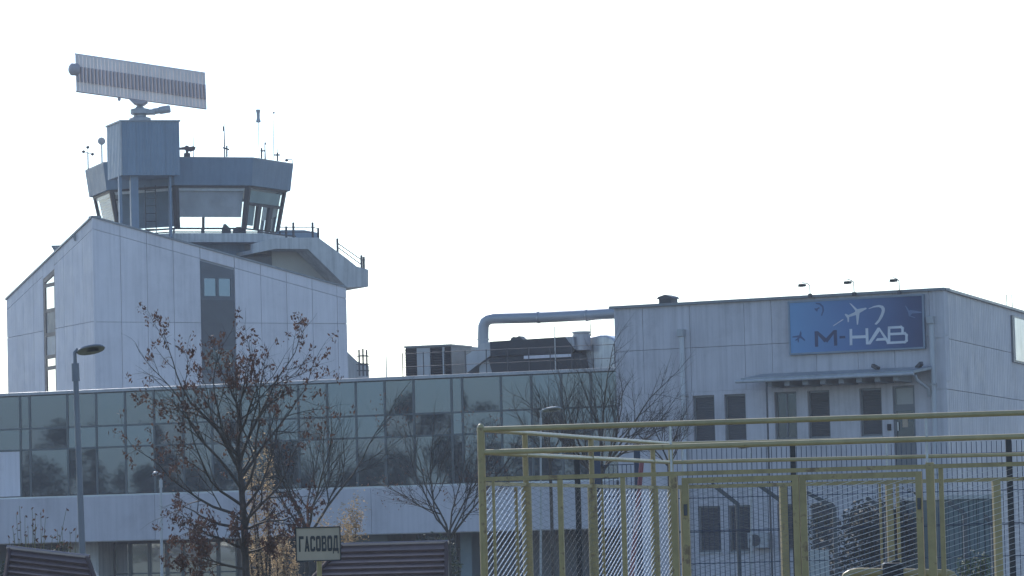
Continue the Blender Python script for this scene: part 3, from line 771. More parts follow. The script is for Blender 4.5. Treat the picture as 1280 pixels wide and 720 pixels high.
    x0, x1, z0, z1 = fc.rect(1110, 530, 1114, 538); MB().fbox(fc, x0, x1, z0, z1, 0, .06).build('door_intercom', BLACK, root)
    # roof edge
    MB().fbox(fc, -.12, L + .05, zt, zt + .075, -.4, .10).build('coping', COPING, root)
    MB().fbox(HS, .02, HS.L, zt + .002, zt + .072, -.4, .08).build('coping', COPING, root)
    # side wall: ribbed sheets in three tiers
    ze = [GB, HS.proj(1230, 492)[1] - .03, HS.proj(1230, 432)[1] - .03, zt]
    for r_ in range(3):
        n = 4
        for k in range(n):
            a, b = HS.L * k / n, HS.L * (k + 1) / n
            MB().fbox(HS, a + (0 if k == 0 else .003), b, ze[r_] + (.008 if r_ else 0), ze[r_ + 1] - (.008 if r_ < 2 else 0), -.3, 0).build('cladding_panel', rib_s, root)
    # hoarding at the far right of the side wall, reflected sheen put into pale streaks
    a, z1 = HS.proj(1263, 394); _, z0 = HS.proj(1263, 452)
    MB().fbox(HS, a, HS.L, z0, z1 , 0.0, .06).build('side_hoarding_frame', FRAME, root)
    MB().fbox(HS, a + .3, HS.L + .01, z0 + .06, z1 - .06, .05, .075).build('side_hoarding', mat('vinyl_painted_sheen', (.62, .66, .70), .22, .3, var=.2, scale=.8, streak=.3), root)
    # canopy: sloping sheet roof with brackets, thin post and gutter
    cu0, cu1 = fc.proj(946, 472)[0], fc.proj(1161, 465)[0]
    zc0, zc1 = fc.proj(1060, 472)[1], fc.proj(1060, 462.5)[1]
    mb = MB(); mb.prism([fc.p(cu0, zc0, 1.1), fc.p(cu0, zc0 + .07, 1.1), fc.p(cu0 + .2, zc1, .0), fc.p(cu0 + .2, zc1 - .07, 0.0)], fc.u * (cu1 - cu0))
    mb.build('canopy_roof', mat('canopy_sheet', (.34, .37, .39), .45, .4, streak=.25), root)
    MB().tube(fc.p(cu0 - .15, zc0 - .02, 1.12), fc.p(cu1, zc0 - .02, 1.12), .05, n=8).build('gutter', PALEMET, root)
    for x in (979, 1001.5, 1024, 1046, 1069, 1091, 1114, 1137):
        u = fc.proj(x, 478)[0]
        MB().prism([fc.p(u - .08, zc1 - .09, 0), fc.p(u - .08, zc0 - .01, 1.0), fc.p(u - .08, zc0 - .19, 1.0), fc.p(u - .08, zc1 - .42, 0)], fc.u * .16).build('bracket', mat('bracket_grey', (.27, .28, .29), .6), root)
    u = fc.proj(958.7, 500, 1.05)[0]
    MB().tube(fc.p(u, GB, 1.05), fc.p(u, zc0, 1.05), .028, n=8).build('canopy_post', DARKMET, root)
    # downpipes with hopper heads
    for x, ytop in ((1165.5, 395), (853.5, 411.5)):
        u, z = fc.proj(x, ytop)
        MB().fbox(fc, u - .11, u + .09, z - .22, z, 0, .2).build('hopper_head', PALEMET, root, bevel=.02)
        MB().tube(fc.p(u, GB, .09), fc.p(u, z - .2, .09), .075, n=10).build('downpipe', WHITE2, root, True)
        for zz in (GB + 1.5, GB + 4, GB + 6.5):
            MB().fbox(fc, u - .1, u + .1, zz, zz + .05, 0, .175).build('pipe_clamp', PALEMET, root)
    p = [fc.p(*fc.proj(1144, 469, 1.0), 1.0), fc.p(*fc.proj(1146, 475, .9), .9), fc.p(*fc.proj(1160, 486, .25), .25), fc.p(*fc.proj(1161, 495, .15), .15)]
    MB().path(p, .045, n=8).build('canopy_downpipe', PALEMET, root, True)
    # camera brackets over the canopy
    for x0, y0, x1, y1 in ((1091, 457, 1098, 461), (1146, 460, 1152, 454)):
        p, q = fc.p(*fc.proj(x0, y0, .2), .2), fc.p(*fc.proj(x1, y1, .35), .35)
        mb = MB(); mb.strut(p, q, .10, .10, (0, 0, 1)); mb.tube(fc.p(*fc.proj((x0 + x1) / 2, (y0 + y1) / 2 + 1), 0), (p + q) / 2, .02, n=5)
        mb.build('wall_camera', DARKMET, root)
    # condensate streak-free exterior cooling unit on the low wall
    u0, u1, z0, z1 = fc.rect(941, 670, 956, 685)
    mb = MB(); mb.fbox(fc, u0, u1 + .25, z0, z1 + .1, .05, .36); ac = mb.build('cooling_unit', PALEMET, root, bevel=.02)
    MB().lathe(fc.p((u0 + u1) / 2 + .05, (z0 + z1) / 2 + .05, .362), [(.17, 0), (.17, .012), (.05, .02)], 16, fc.n).build('fan_grille', DARKMET, ac)
    # roof vent
    u0, u1, z0, z1 = fc.rect(823.5, 370, 839.5, 378.5, -1.5)
    mb = MB(); mb.fbox(fc, u0, u1, zt - .3, z1 - .08, -1.9, -1.5); mb.fpoly(fc, [(u0 - .05, z1 - .08), (u1 + .05, z1 - .08), (u1, z1 - .02), (u0 + .22, z1 + .04), (u0, z1 - .02)], -1.95, -1.45)
    mb.build('roof_vent', DARKMET, root)
    for x in (1277.5, 1271): 
        a = HS.proj(x, 390)[0]; z = HS.proj(x, 368)[1]
        MB().tube(HS.p(a, zt, -.3), HS.p(a, z, -.3), .012, n=5).build('lightning_rod', DARKMET, root)
    return zt
ZH = office()

# ------------------------------------------------------------------ blue sign with lettering
def sign():
    fc = HF; D = .10
    Z = lambda x, y: fc.proj(980 + x / 7.111, 360 + y / 7.111, D)
    c = [Z(48, 128), Z(1226, 74), Z(1240, 526), Z(62, 578)]
    u0, u1 = (c[0][0] + c[3][0]) / 2, (c[1][0] + c[2][0]) / 2
    z0, z1 = (c[2][1] + c[3][1]) / 2, (c[0][1] + c[1][1]) / 2
    root = thing('company_sign', 'blue sign board with airplane emblem and M-HAB lettering on the white wall', 'sign', fc.p((u0 + u1) / 2, z0, D))
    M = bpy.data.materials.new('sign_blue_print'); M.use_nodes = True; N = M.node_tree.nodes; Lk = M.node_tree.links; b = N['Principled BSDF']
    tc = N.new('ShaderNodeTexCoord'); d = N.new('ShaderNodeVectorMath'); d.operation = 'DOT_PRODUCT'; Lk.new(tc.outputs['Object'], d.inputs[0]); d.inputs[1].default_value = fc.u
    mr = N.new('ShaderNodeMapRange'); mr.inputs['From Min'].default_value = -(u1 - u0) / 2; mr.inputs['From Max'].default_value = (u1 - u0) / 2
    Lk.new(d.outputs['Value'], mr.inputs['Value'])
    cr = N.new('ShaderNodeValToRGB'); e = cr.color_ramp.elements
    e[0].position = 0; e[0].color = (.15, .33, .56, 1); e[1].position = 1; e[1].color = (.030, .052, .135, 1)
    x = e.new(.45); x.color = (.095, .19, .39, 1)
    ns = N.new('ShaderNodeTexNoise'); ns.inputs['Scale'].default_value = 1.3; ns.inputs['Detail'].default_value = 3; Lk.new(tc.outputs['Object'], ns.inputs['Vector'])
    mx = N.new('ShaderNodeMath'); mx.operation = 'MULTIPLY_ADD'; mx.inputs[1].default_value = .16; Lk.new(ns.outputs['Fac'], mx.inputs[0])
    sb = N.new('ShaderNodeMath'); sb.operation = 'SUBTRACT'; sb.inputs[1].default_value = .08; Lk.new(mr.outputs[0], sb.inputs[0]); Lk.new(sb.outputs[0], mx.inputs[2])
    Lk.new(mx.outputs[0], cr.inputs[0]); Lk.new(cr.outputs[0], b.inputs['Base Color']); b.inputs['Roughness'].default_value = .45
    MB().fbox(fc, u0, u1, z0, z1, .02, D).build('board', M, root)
    fm = MB(); f = .05
    fm.fbox(fc, u0 - f, u1 + f, z1, z1 + f, .0, D + .02); fm.fbox(fc, u0 - f, u1 + f, z0 - f, z0, .0, D + .02)
    fm.fbox(fc, u0 - f, u0, z0, z1, .0, D + .018); fm.fbox(fc, u1, u1 + f, z0, z1, .0, D + .018)
    fm.build('frame', mat('sign_frame_blue_grey', (.22, .27, .33), .5, .2), root)
    LW = mat('sign_pale_print', (.64, .66, .70), .5); LN = mat('sign_navy_print', (.035, .055, .13), .5); LM = mat('sign_mid_print', (.055, .11, .24), .5); LP = mat('sign_dim_pale_print', (.15, .22, .36), .5)
    def poly(pts, m_, name, d=.004):
        MB().fpoly(fc, [Z(*p) for p in pts], D + .0005, D + d).build(name, m_, root)
    def stroke(pts, w_, m_, name):
        """one letter from thick straight strokes; joints overlap inside one mesh at slightly different depth"""
        mb = MB()
        for i in range(len(pts) - 1):
            (x0, y0), (x1, y1) = pts[i], pts[i + 1]
            dx, dy = x1 - x0, y1 - y0; l = math.hypot(dx, dy); nx, ny = -dy / l * w_ / 2, dx / l * w_ / 2; ex, ey = dx / l * w_ * .48, dy / l * w_ * .48
            q = [(x0 - ex + nx, y0 - ey + ny), (x1 + ex + nx, y1 + ey + ny), (x1 + ex - nx, y1 + ey - ny), (x0 - ex - nx, y0 - ey - ny)]
            mb.fpoly(fc, [Z(*p) for p in q], D + .0005, D + .004 + .001 * (i % 4))
        mb.build(name, m_, root)
    # M -
    mb = MB()
    for i, q in enumerate(([(272, 385), (302, 384), (304, 522), (276, 523)], [(440, 375), (470, 373), (474, 512), (446, 514)], [(272, 385), (302, 384), (392, 462), (360, 484)], [(470, 373), (440, 375), (360, 462), (384, 486)])):
        mb.fpoly(fc, [Z(*p) for p in q], D + .0005, D + .004 + i * .001)
    mb.build('letter_m', LN, root)
    poly([(494, 427), (545, 425), (545, 447), (494, 449)], LN, 'hyphen')
    # H
    mb = MB()
    for i, q in enumerate(([(582, 364), (606, 363), (608, 508), (585, 509)], [(724, 358), (748, 357), (751, 440), (727, 441)], [(606, 424), (727, 419), (727, 445), (607, 450)], [(727, 440), (751, 436), (752, 500), (730, 502)])):
        mb.fpoly(fc, [Z(*p) for p in q], D + .0005, D + .004 + i * .001)
    mb.build('letter_h', LW, root)
    mb = MB()
    for i, q in enumerate(([(738, 502), (768, 501), (850, 384), (832, 352)], [(832, 352), (850, 352), (948, 490), (920, 496)], [(828, 446), (890, 443), (904, 466), (815, 470)])):
        mb.fpoly(fc, [Z(*p) for p in q], D + .0005, D + .0045 + i * .001)
    mb.build('letter_a', LW, root)
    stroke([(934, 352), (934, 410), (1075, 404), (1089, 418), (1089, 468), (1075, 480), (925, 488)], 22, LW, 'letter_b')
    stroke([(934, 352), (1040, 347), (1054, 358), (1054, 398)], 22, LW, 'letter_b')
    MB().fpoly(fc, [Z(*p) for p in [(923, 400), (945, 400), (946, 480), (925, 480)]], D + .0005, D + .0095).build('letter_b', LW, root)
    # airplane emblem, trail and ring
    poly([(580, 132), (598, 140), (652, 190), (663, 186), (728, 174), (737, 184), (672, 222), (668, 250), (658, 326), (648, 326), (642, 262), (640, 240), (580, 258), (577, 302), (567, 304), (562, 268), (540, 236), (548, 228), (574, 240), (630, 214), (634, 200)], LW, 'emblem_plane')
    poly([(440, 340), (436, 334), (520, 278), (530, 276), (526, 284)], LW, 'emblem_trail')
    arc = []
    o = [(752, 182), (800, 160), (845, 150), (880, 158), (897, 180), (895, 212), (876, 260), (850, 300), (824, 326)]
    i_ = [(804, 322), (838, 280), (862, 230), (870, 200), (864, 180), (845, 170), (805, 172), (756, 186)]
    poly(o + i_, LW, 'emblem_ring')
    # faint planes
    poly([(270, 180), (290, 182), (310, 170), (318, 178), (300, 192), (296, 210), (286, 205), (276, 196)], LM, 'faint_plane')
    poly([(282, 132), (320, 134), (350, 160), (356, 200), (338, 248), (328, 244), (342, 202), (338, 170), (314, 148), (284, 142)], LM, 'faint_plane')
    poly([(146, 380), (156, 398), (154, 426), (190, 462), (184, 472), (150, 446), (134, 448), (132, 482), (124, 484), (120, 462), (104, 470), (100, 462), (124, 440), (74, 440), (76, 430), (136, 420)], LM, 'faint_plane')
    poly([(1075, 156), (1086, 160), (1112, 200), (1128, 196), (1222, 212), (1222, 220), (1138, 226), (1124, 246), (1166, 260), (1164, 268), (1110, 250), (1104, 216)], LP, 'faint_plane')
sign()

def sign_lights():
    fc = HF
    for k, (x0, x1, yl, xp, ytop, yb, lab) in enumerate(((999, 1006, 357, 1013.5, 354.5, 369, 'leftmost'), (1056, 1063, 353.5, 1068.5, 350.5, 367, 'middle'), (1113, 1120.5, 351, 1125, 348.5, 365, 'rightmost'))):
        u, z = fc.proj(xp, yb, .08); zt = fc.proj(xp, ytop, .08)[1]
        root = thing('sign_floodlight', '%s of the three small floodlights on stalks above the blue sign' % lab, 'floodlight', fc.p(u, z, .08), 'floodlights above the blue sign')
        MB().path([fc.p(u, z, .13), fc.p(u, zt - .05, .13), fc.p(u - .02, zt, .3)], .014, n=6).build('stalk', DARKMET, root)
        MB().tube(fc.p(u - .02, zt, .3), fc.p(fc.proj((x0 + x1) / 2, yl, 1.0)[0], zt - .02, 1.0), .012, n=6).build('arm', DARKMET, root)
        uu, zz = fc.proj((x0 + x1) / 2, yl, 1.0)
        mb = MB(); mb.prism([fc.p(uu - .09, zz - .035, .9), fc.p(uu + .09, zz - .025, .9), fc.p(uu + .09, zz + .045, .9), fc.p(uu - .07, zz + .045, .9)], fc.n * .2)
        mb.build('lamp_head', BLACK, root, bevel=.015)
        MB().fbox(fc, u - .05, u + .05, z - .06, z + .04, .1, .16).build('clamp', DARKMET, root)
sign_lights()

# ------------------------------------------------------------------ plant on the terminal roof
def roof_plant():
    g1 = GF.back(1.2); g2 = GF.back(2.6); g3 = GF.back(4.0)
    zb = ZROOF
    # cooling unit with dark grilles
    def R(fc, *a): return fc.rect(*a)
    u0, u1, z0, z1 = R(g2, 507, 433.5, 564, 470); z0 = zb - .05
    root = thing('condenser_unit', 'boxy rooftop condenser with dark grilles and a white panel', 'cooling unit', g2.p((u0 + u1) / 2, z0))
    MB().fbox(g2, u0, u1, z0, z1, -1.6, -.02).build('casing', mat('condenser_grey', (.20, .21, .22), .5, .2), root)
    for a, b, m_, nm in ((507, 521, DARKMET, 'grille'), (521.5, 538, PALEMET, 'panel'), (538.5, 553, DARKMET, 'grille'), (553.5, 556, PALEMET, 'panel'), (556.5, 564, DARKMET, 'grille')):
        ua, ub = g2.proj(a, 450)[0], g2.proj(b, 450)[0]
        if nm == 'panel': MB().fbox(g2, ua, ub, z0 + .05, z1 - .03, -.02, .02).build(nm, PALEMET, root)
        else:
            mb = MB(); n = 14
            mb.fbox(g2, ua, ub, z0 + .05, z1 - .03, -.02, .005)
            for i in range(n):
                z = z0 + .06 + (z1 - z0 - .1) * i / n
                mb.prism([g2.p(ua, z, .005), g2.p(ub, z, .005), g2.p(ub, z + .045, .03), g2.p(ua, z + .045, .03)], Vector((0, 0, .006)))
            mb.build(nm, mat('grille_black', (.02, .022, .028), .6), root)
    MB().fbox(g2, u0 - .03, u1 + .03, z1, z1 + .05, -1.65, .05).build('lid', COPING, root)
    u0, u1, z0, z1 = R(g3, 563, 433, 583, 470); z0 = zb - .05
    root = thing('condenser_unit', 'pale rooftop condenser half hidden behind the dark grilled one', 'cooling unit', g3.p((u0 + u1) / 2, z0))
    MB().fbox(g3, u0, u1, z0, z1, -1.4, 0).build('casing', mat('condenser_pale', (.33, .34, .35), .5, .2), root, bevel=.02)
    MB().fbox(g3, u0 + .05, u1 - .05, z0 + .1, z1 - .75, .002, .03).build('grille', DARKMET, root)
    # air handling unit with duct
    root = thing('air_handling_unit', 'large dark rooftop air handling unit with pale curved duct and round end', 'ventilation unit', g2.p(g2.proj(660, 460)[0], zb))
    def P(fc, pts): return [fc.proj(*p) for p in pts]
    MB().fpoly(g2, P(g2, [(612.5, 427), (706, 421), (718, 437), (716, 441), (613, 445.5)]), -2.0, 0).build('upper_casing', mat('ahu_dark', (.028, .033, .042), .5, .2), root)
    MB().fpoly(g2, P(g2, [(609, 447), (700, 442), (722, 440.5), (726, 463), (614, 466.5)]), -2.0, -.08).build('lower_casing', mat('ahu_dark', (.028, .033, .042), .5, .2), root)
    MB().fpoly(g2, P(g2, [(655, 444.8), (714, 442.3), (714, 446), (655, 448.7)]), -.1, .02).build('joint_rail', WHITE, root)
    MB().fpoly(g2, P(g2, [(633, 426), (634, 422.5), (637, 420.5), (641, 421), (644, 419.5), (648, 423), (652, 425)]), -.7, -.3).build('fan_motor', DARKMET, root)
    MB().fpoly(g2, P(g2, [(582, 444), (598, 434), (600, 430), (613, 427), (613, 444), (596, 456), (583, 466)]), -1.4, -.05).build('duct_transition', PALEMET, root)
    MB().fpoly(g2, P(g2, [(596, 457), (613, 445), (613, 467), (596, 468)]), -1.2, -.2).build('duct_transition', PALEMET, root)
    # duct: riser, bend and long run to the office wall
    r = .17; D = -.6
    pts = [(604, 436), (604, 418), (604.3, 408), (606.5, 402.5), (611, 399), (618, 398), (680, 396.5), (740, 393.5), (775, 391)]
    pp = [g2.p(*g2.proj(x, y, D), D) for x, y in pts]
    MB().path(pp, r, n=16).build('duct', mat('duct_grey', (.36, .38, .41), .45, .3, var=.06), root, True)
    for x, y, x2 in ((672.5, 396.8, 674), (733, 394.2, 734.5), (603.9, 425, 0)):
        if x2:
            a, b = g2.p(*g2.proj(x, y, D), D), g2.p(*g2.proj(x2, y - .06, D), D)
        else:
            a, b = g2.p(*g2.proj(x, y, D), D), g2.p(*g2.proj(x, y - 1.5, D), D)
        MB().tube(a, b, r + .02, n=16).build('duct_collar', GALV, root)
    a = g2.p(*g2.proj(737.5, 400, D), D); b = g2.p(*g2.proj(738.5, 420, D), D)
    MB().tube(a, b, .012, n=5).build('hanger_rod', DARKMET, root)
    # cone, drum and dome at the right
    MB().fpoly(g2, P(g2, [(706, 421.2), (716, 420.5), (718, 436.5)]), -1.4, -.03).build('end_hopper', PALEMET, root)
    c0 = g2.p(*g2.proj(727.5, 438, -.4), -.4); zt = g2.proj(727.5, 414.5, -.4)[1]; h = zt - c0.z
    MB().lathe(c0, [(.27, 0), (.27, h * .86), (.25, h * .87), (.25, h * .9), (.29, h * .91), (.29, h)], 20).build('exhaust_drum', mat('drum_pinkish_grey', (.47, .46, .47), .4, .3, streak=.2), root, True)
    dome = P(g2, [(716, 436), (718, 426), (726, 420), (738, 417.5), (746, 417.5), (754, 420.5), (761, 426), (766, 433), (768, 440), (768, 468), (716, 468)])
    MB().fpoly(g2, dome, -1.9, -.75).build('round_cowl', mat('cowl_metal', (.62, .64, .66), .32, .5, var=.12, scale=2, streak=.3), root, bevel=.06)
    # railing along the roof edge
    e = GF.back(.45)
    root = thing('roof_railing', 'thin grey guard rail along the terminal roof edge before the machinery', 'railing', e.p(e.proj(640, 470)[0], zb))
    ua, ub = e.proj(503.5, 460)[0], e.proj(769, 460)[0]; h = .82
    n = 10
    for i in range(n + 1):
        u = ua + (ub - ua) * i / n
        MB().tube(e.p(u, zb), e.p(u, zb + h, 0), .016, n=6).build('post', DARKMET, root)
    for z in (.40, .80):
        MB().tube(e.p(ua, zb + z), e.p(ub, zb + z), .010, n=6).build('rail', DARKMET, root)
    # masts
    for x, yt, fc, nm, lab in ((483, 437, e, 'roof_mast', 'lone thin mast on the terminal roof left of the condenser'), (694.5, 408, g1, 'roof_mast', 'thin mast in front of the dark air handling unit')):
        u = fc.proj(x, 460)[0]; z = fc.proj(x, yt)[1]
        tag(MB().path([fc.p(u, zb), fc.p(u, zb + .2), fc.p(u, z)], [.03, .018, .012], n=6).build(nm, GALV), lab, 'mast')
    # aerial cluster by the tower foot
    fc = TF.back(.6); u = fc.proj(453, 450)[0]
    root = thing('aerial_cluster', 'cluster of short dark aerial poles at the right foot of the tower', 'aerial', fc.p(u, fc.proj(453, 470)[1]))
    for x, yt, yb in ((449.5, 437, 470), (454.3, 436, 470), (459, 437, 470)):
        a, z0 = fc.proj(x, yb); _, z1 = fc.proj(x, yt)
        mb = MB(); mb.tube(fc.p(a, z0), fc.p(a, z1), .035, n=6)
        for t in (.25, .55, .8): mb.tube(fc.p(a - .12, z1 + (z0 - z1) * t), fc.p(a + .12, z1 + (z0 - z1) * t), .02, n=5)
        mb.build('pole', DARKMET, root)
    a, z0 = fc.proj(449, 456); b, _ = fc.proj(460, 457)
    MB().tube(fc.p(a, z0), fc.p(b, z0), .02, n=5).build('rail', DARKMET, root)
roof_plant()

# ------------------------------------------------------------------ street lamps
def lamp(x0, ybase, x1, ytop, Y, r, head, label, flat=True, white=False):
    """pole through two image points at depth Y, head polygon half sizes in metres: (length, width, thick, dir, tilt)"""
    t = at(x1, ytop, Y); b = at(x0, ybase, Y)
    k = (0 - b.z) / (t.z - b.z); foot = b + (t - b) * k
    if foot.z < 0: pass
    root = thing('street_lamp', label, 'street lamp', foot, 'street lamps')
    M_ = mat('lamp_pole_paint', (.20, .21, .24), .5, .3) if not white else PALEMET
    MB().path([foot, foot.lerp(t, .15), foot.lerp(t, .92)], [r * 1.25, r * 1.15, r * .85], n=10).build('pole', M_, root, True)
    MB().path([foot.lerp(t, .92), foot.lerp(t, .97)], [r * 1.25, r * 1.2], n=10).build('collar', M_, root, True)
    MB().path([foot.lerp(t, .97), t, t + Vector((head[0] * .12 * head[3], 0, .05))], [r * .6, r * .6, r * .6], n=8).build('spigot', M_, root, True)
    L, W, T, s, tilt = head
    n = 18; prof_t = []; cs = t + Vector((s * L * .55, 0, .02))
    ca, sa = math.cos(tilt), math.sin(tilt)
    vs = []; fs = []
    for lay, (kx, dz) in enumerate(((.96, 0), (1.0, T * .25), (.93, T * .6), (.6, T * .95))):
        for i in range(n):
            g = 2 * math.pi * i / n; x = math.cos(g) * L / 2 * kx; y = math.sin(g) * W / 2 * kx
            y += 0; zt_ = dz
            vs.append((cs.x + s * (x * ca) - 0, cs.y + y * math.cos(.28) + zt_ * math.sin(.0), cs.z + x * sa + zt_ - y * math.sin(.30)))
    for a in range(3):
        for i in range(n):
            j = (i + 1) % n; fs.append((a * n + i, a * n + j, (a + 1) * n + j, (a + 1) * n + i))
    fs.append(tuple(range(n))); fs.append(tuple(range(3 * n, 4 * n)))
    MB().add(vs, fs).build('lamp_head', mat('lamp_head_paint', (.30, .31, .33), .35, .4) if not white else PALEMET, root, True)
    o = MB(); o.lathe((cs.x + s * .03, cs.y, cs.z - .004), [(L * .2, -.008), (L * .22, 0.0)], 14, (-.5 * sa * s, -.0, 1)); o.build('lens', DARKPANEL, root)
lamp(103, 690, 93.5, 441, 50.0, .043, (.385, .30, .05, 1, .16), 'tall street lamp with flat oval head before the white tower')
lamp(201.5, 640, 201, 594, 92.0, .035, (.20, .16, .07, -1, -.12), 'small pale street lamp seen against the white band at left', white=True)
lamp(676, 560, 676, 514, 80.0, .022, (.42, .22, .05, 1, .10), 'street lamp with oval head among bare twigs above the yellow fence', white=True)
lamp(939, 600, 939, 560, 88.0, .022, (.30, .2, .05, -1, -.05), 'low street lamp just behind the dark blue mesh fence', white=True)

# ------------------------------------------------------------------ text sign
def gas_sign():
    Y = 40.5
    c0 = at(398, 685, Y)
    fc = Fac((c0.x - 1, Y), (c0.x + 1, Y))
    q = [fc.proj(*p) for p in ((369.5, 660), (425, 658.5), (426, 700), (370.5, 701.5))]
    foot = fc.p(fc.proj(398, 700)[0], 0)
    root = thing('warning_sign', 'off-white sign plate with black ГАСОВОД lettering on a yellow post', 'sign', foot)
    MB().fpoly(fc, q, -.012, 0).build('plate', SIGNW, root)
    u0, u1, z0, z1 = q[3][0], q[1][0], q[3][1], q[1][1]
    w_ = .012
    fm = MB()
    for i in range(4):
        (a, b), (c, d) = q[i], q[(i + 1) % 4]
        fm.strut(fc.p(a, b, .004), fc.p(c, d, .004), w_, w_, (0, 0, 1) if i % 2 == 0 else (1, 0, 0))
    fm.build('border', INK, root)
    W = (u1 - u0) * .88; H = (z1 - z0) * .47
    cu_, cz_ = fc.proj(398, 679.5); sl_ = (q[1][1] - q[0][1]) / (q[1][0] - q[0][0])
    R_ = lambda a, b, c, d: [(a, b), (c, b), (c, d), (a, d)]
    t, v = .33, .19
    ring = [R_(0, .12, t, .88), R_(1 - t, .12, 1, .88), [(.0, .12), (.2, 0), (.8, 0), (1, .12), (1, v + .02), (0, v + .02)], [(.0, .88), (.2, 1), (.8, 1), (1, .88), (1, 1 - v - .02), (0, 1 - v - .02)]]
    GL = {'Г': [R_(0, 0, t, 1), R_(t, 1 - v, 1, 1)],
          'А': [[(0, 0), (t, 0), (.62, 1), (.36, 1)], [(1 - t, 0), (1, 0), (.64, 1), (.38, 1)], R_(.2, .2, .8, .35)],
          'С': [ring[0], [(.0, .12), (.2, 0), (.8, 0), (1, .12), (1, .30), (1 - t, .30), (1 - t, v), (0, v)], [(.0, .88), (.2, 1), (.8, 1), (1, .88), (1, .70), (1 - t, .70), (1 - t, 1 - v), (0, 1 - v)]],
          'О': ring,
          'В': [R_(0, 0, t, 1), R_(t, 0, .85, v), R_(t, .44, .85, .44 + v * .8), R_(t, 1 - v, .8, 1), [(.73, .0), (.85, 0), (1, .12), (1, .38), (.88, .5), (.73, .5)], [(.70, .5), (.84, .5), (.95, .62), (.95, .88), (.8, 1), (.70, 1)]],
          'Д': [R_(-.06, -.16, .14, .1), R_(.9, -.16, 1.1, .1), R_(-.06, 0, 1.1, v), R_(.68, 0, .95, 1), R_(.25, 1 - v, .95, 1), [(.06, 0), (.30, 0), (.48, 1), (.25, 1)]]}
    word = 'ГАСОВОД'; cw = W / (len(word) + (len(word) - 1) * .17)
    for k, ch in enumerate(word):
        mb = MB(); x0_ = cu_ - W / 2 + k * cw * 1.17
        for i_, pl in enumerate(GL[ch]):
            mb.fpoly(fc, [(x0_ + x * cw, cz_ - H / 2 + y * H + (x0_ + x * cw - cu_) * sl_) for x, y in pl], .0005, .003 + .0006 * i_)
        mb.build('letter', INK, root)
    MB().tube(foot + Vector((0, .035, 0)), fc.p(fc.proj(398, 664)[0], fc.proj(398, 664)[1], -.035), .028, n=10).build('post', YEL, root, True)
    for y in (670, 694):
        u, z = fc.proj(398, y); MB().fbox(fc, u - .05, u + .05, z - .012, z + .012, -.04, -.008).build('clip', GALV, root)
gas_sign()

# ------------------------------------------------------------------ kiosks with brown metal-tile roofs
def kiosk(ridge, eave_drop, run, hip, Y, label, nrow, side):
    (x0, y0), (x1, y1) = ridge
    a, b = at(x0, y0, Y + .3), at(x1, y1, Y)
    root = thing('kiosk', label, 'kiosk', ((a.x + b.x) / 2, Y, 0))
    d = Vector((0, -1, 0))
    lo = lambda p, t: p + Vector((0, -run * t, -eave_drop * t))
    hx = hip
    for r_ in range(nrow):       # stepped courses of the roof
        t0, t1 = r_ / nrow, (r_ + 1) / nrow
        e0 = hx * t0; e1 = hx * t1
        el0 = -e0 if side in (0, 2) else 0; el1 = -e1 if side in (0, 2) else 0
        er0 = e0 if side in (1, 2) else 0; er1 = e1 if side in (1, 2) else 0
        q = [lo(a, t1) + Vector((el1, -.03, .0)), lo(b, t1) + Vector((er1, -.03, .0)), lo(b, t0) + Vector((er0, 0, -.022 if r_ else 0)), lo(a, t0) + Vector((el0, 0, -.022 if r_ else 0))]
        MB().prism(q, (0, .012, -.03)).build('roof_course', BROWN, root)
    mid = a.lerp(b, .34)
    for i, p in enumerate((a, b)):
        s = -1 if i == 0 else 1
        on = side == 2 or side == i
        tip = lo(p, 1) + Vector((s * hx if on else 0, 0, 0))
        MB().tube(p + Vector((0, 0, .01)), tip + Vector((0, 0, .02)), .03, n=6).build('hip_cap', mat('dull_brown_cap', (.11, .075, .068), .85, spec=.2), root)
        if on:      # hip end surface
            bk = Vector((tip.x, p.y + run * 1.0, tip.z))
            MB().prism([p, tip, bk], (0, 0, -.03)).build('hip_roof', BROWN, root)
    MB().tube(a + Vector((-.03, 0, .015)), b + Vector((.03, 0, .015)), .032, n=8).build('ridge_cap', mat('brown_cap', (.30, .24, .23), .25, .3), root)
    bk = [a, b, lo(b, 1) + Vector((0, 2 * run, 0)), lo(a, 1) + Vector((0, 2 * run, 0))]
    MB().prism(bk, (0, 0, -.03)).build('rear_roof', BROWN, root)
    zt = min(lo(a, 1).z, lo(b, 1).z) - .03
    xl = a.x - (hx * .8 if side in (0, 2) else -.1); xr = b.x + (hx * .8 if side in (1, 2) else -.1)
    MB().box(xl, xr, Y - run * .85, Y + run * .85, 0, zt).build('wall', mat('kiosk_plank', (.16, .12, .10), .7, streak=.2), root)
    for p, s in ((a, 0), (b, 1)):
        if side in (2, s): continue
        e = Vector((.02 * (1 if s else -1), 0, 0))
        MB().prism([p + e, lo(p, 1) + e + Vector((0, .05, 0)), lo(p, 1) + e + Vector((0, 2 * run - .05, 0))], (-.04 * (1 if s else -1), 0, 0)).build('gable', mat('kiosk_plank', (.16, .12, .10), .7), root)
kiosk(((12, 686), (109, 698)), .62, .8, .30, 46.0, 'brown metal-tile roofed kiosk in the lower left corner', 9, 1)
kiosk(((428, 682.5), (558, 679)), .62, .8, .55, 52.0, 'brown metal-tile roofed kiosk right behind the gas sign', 8, 0)

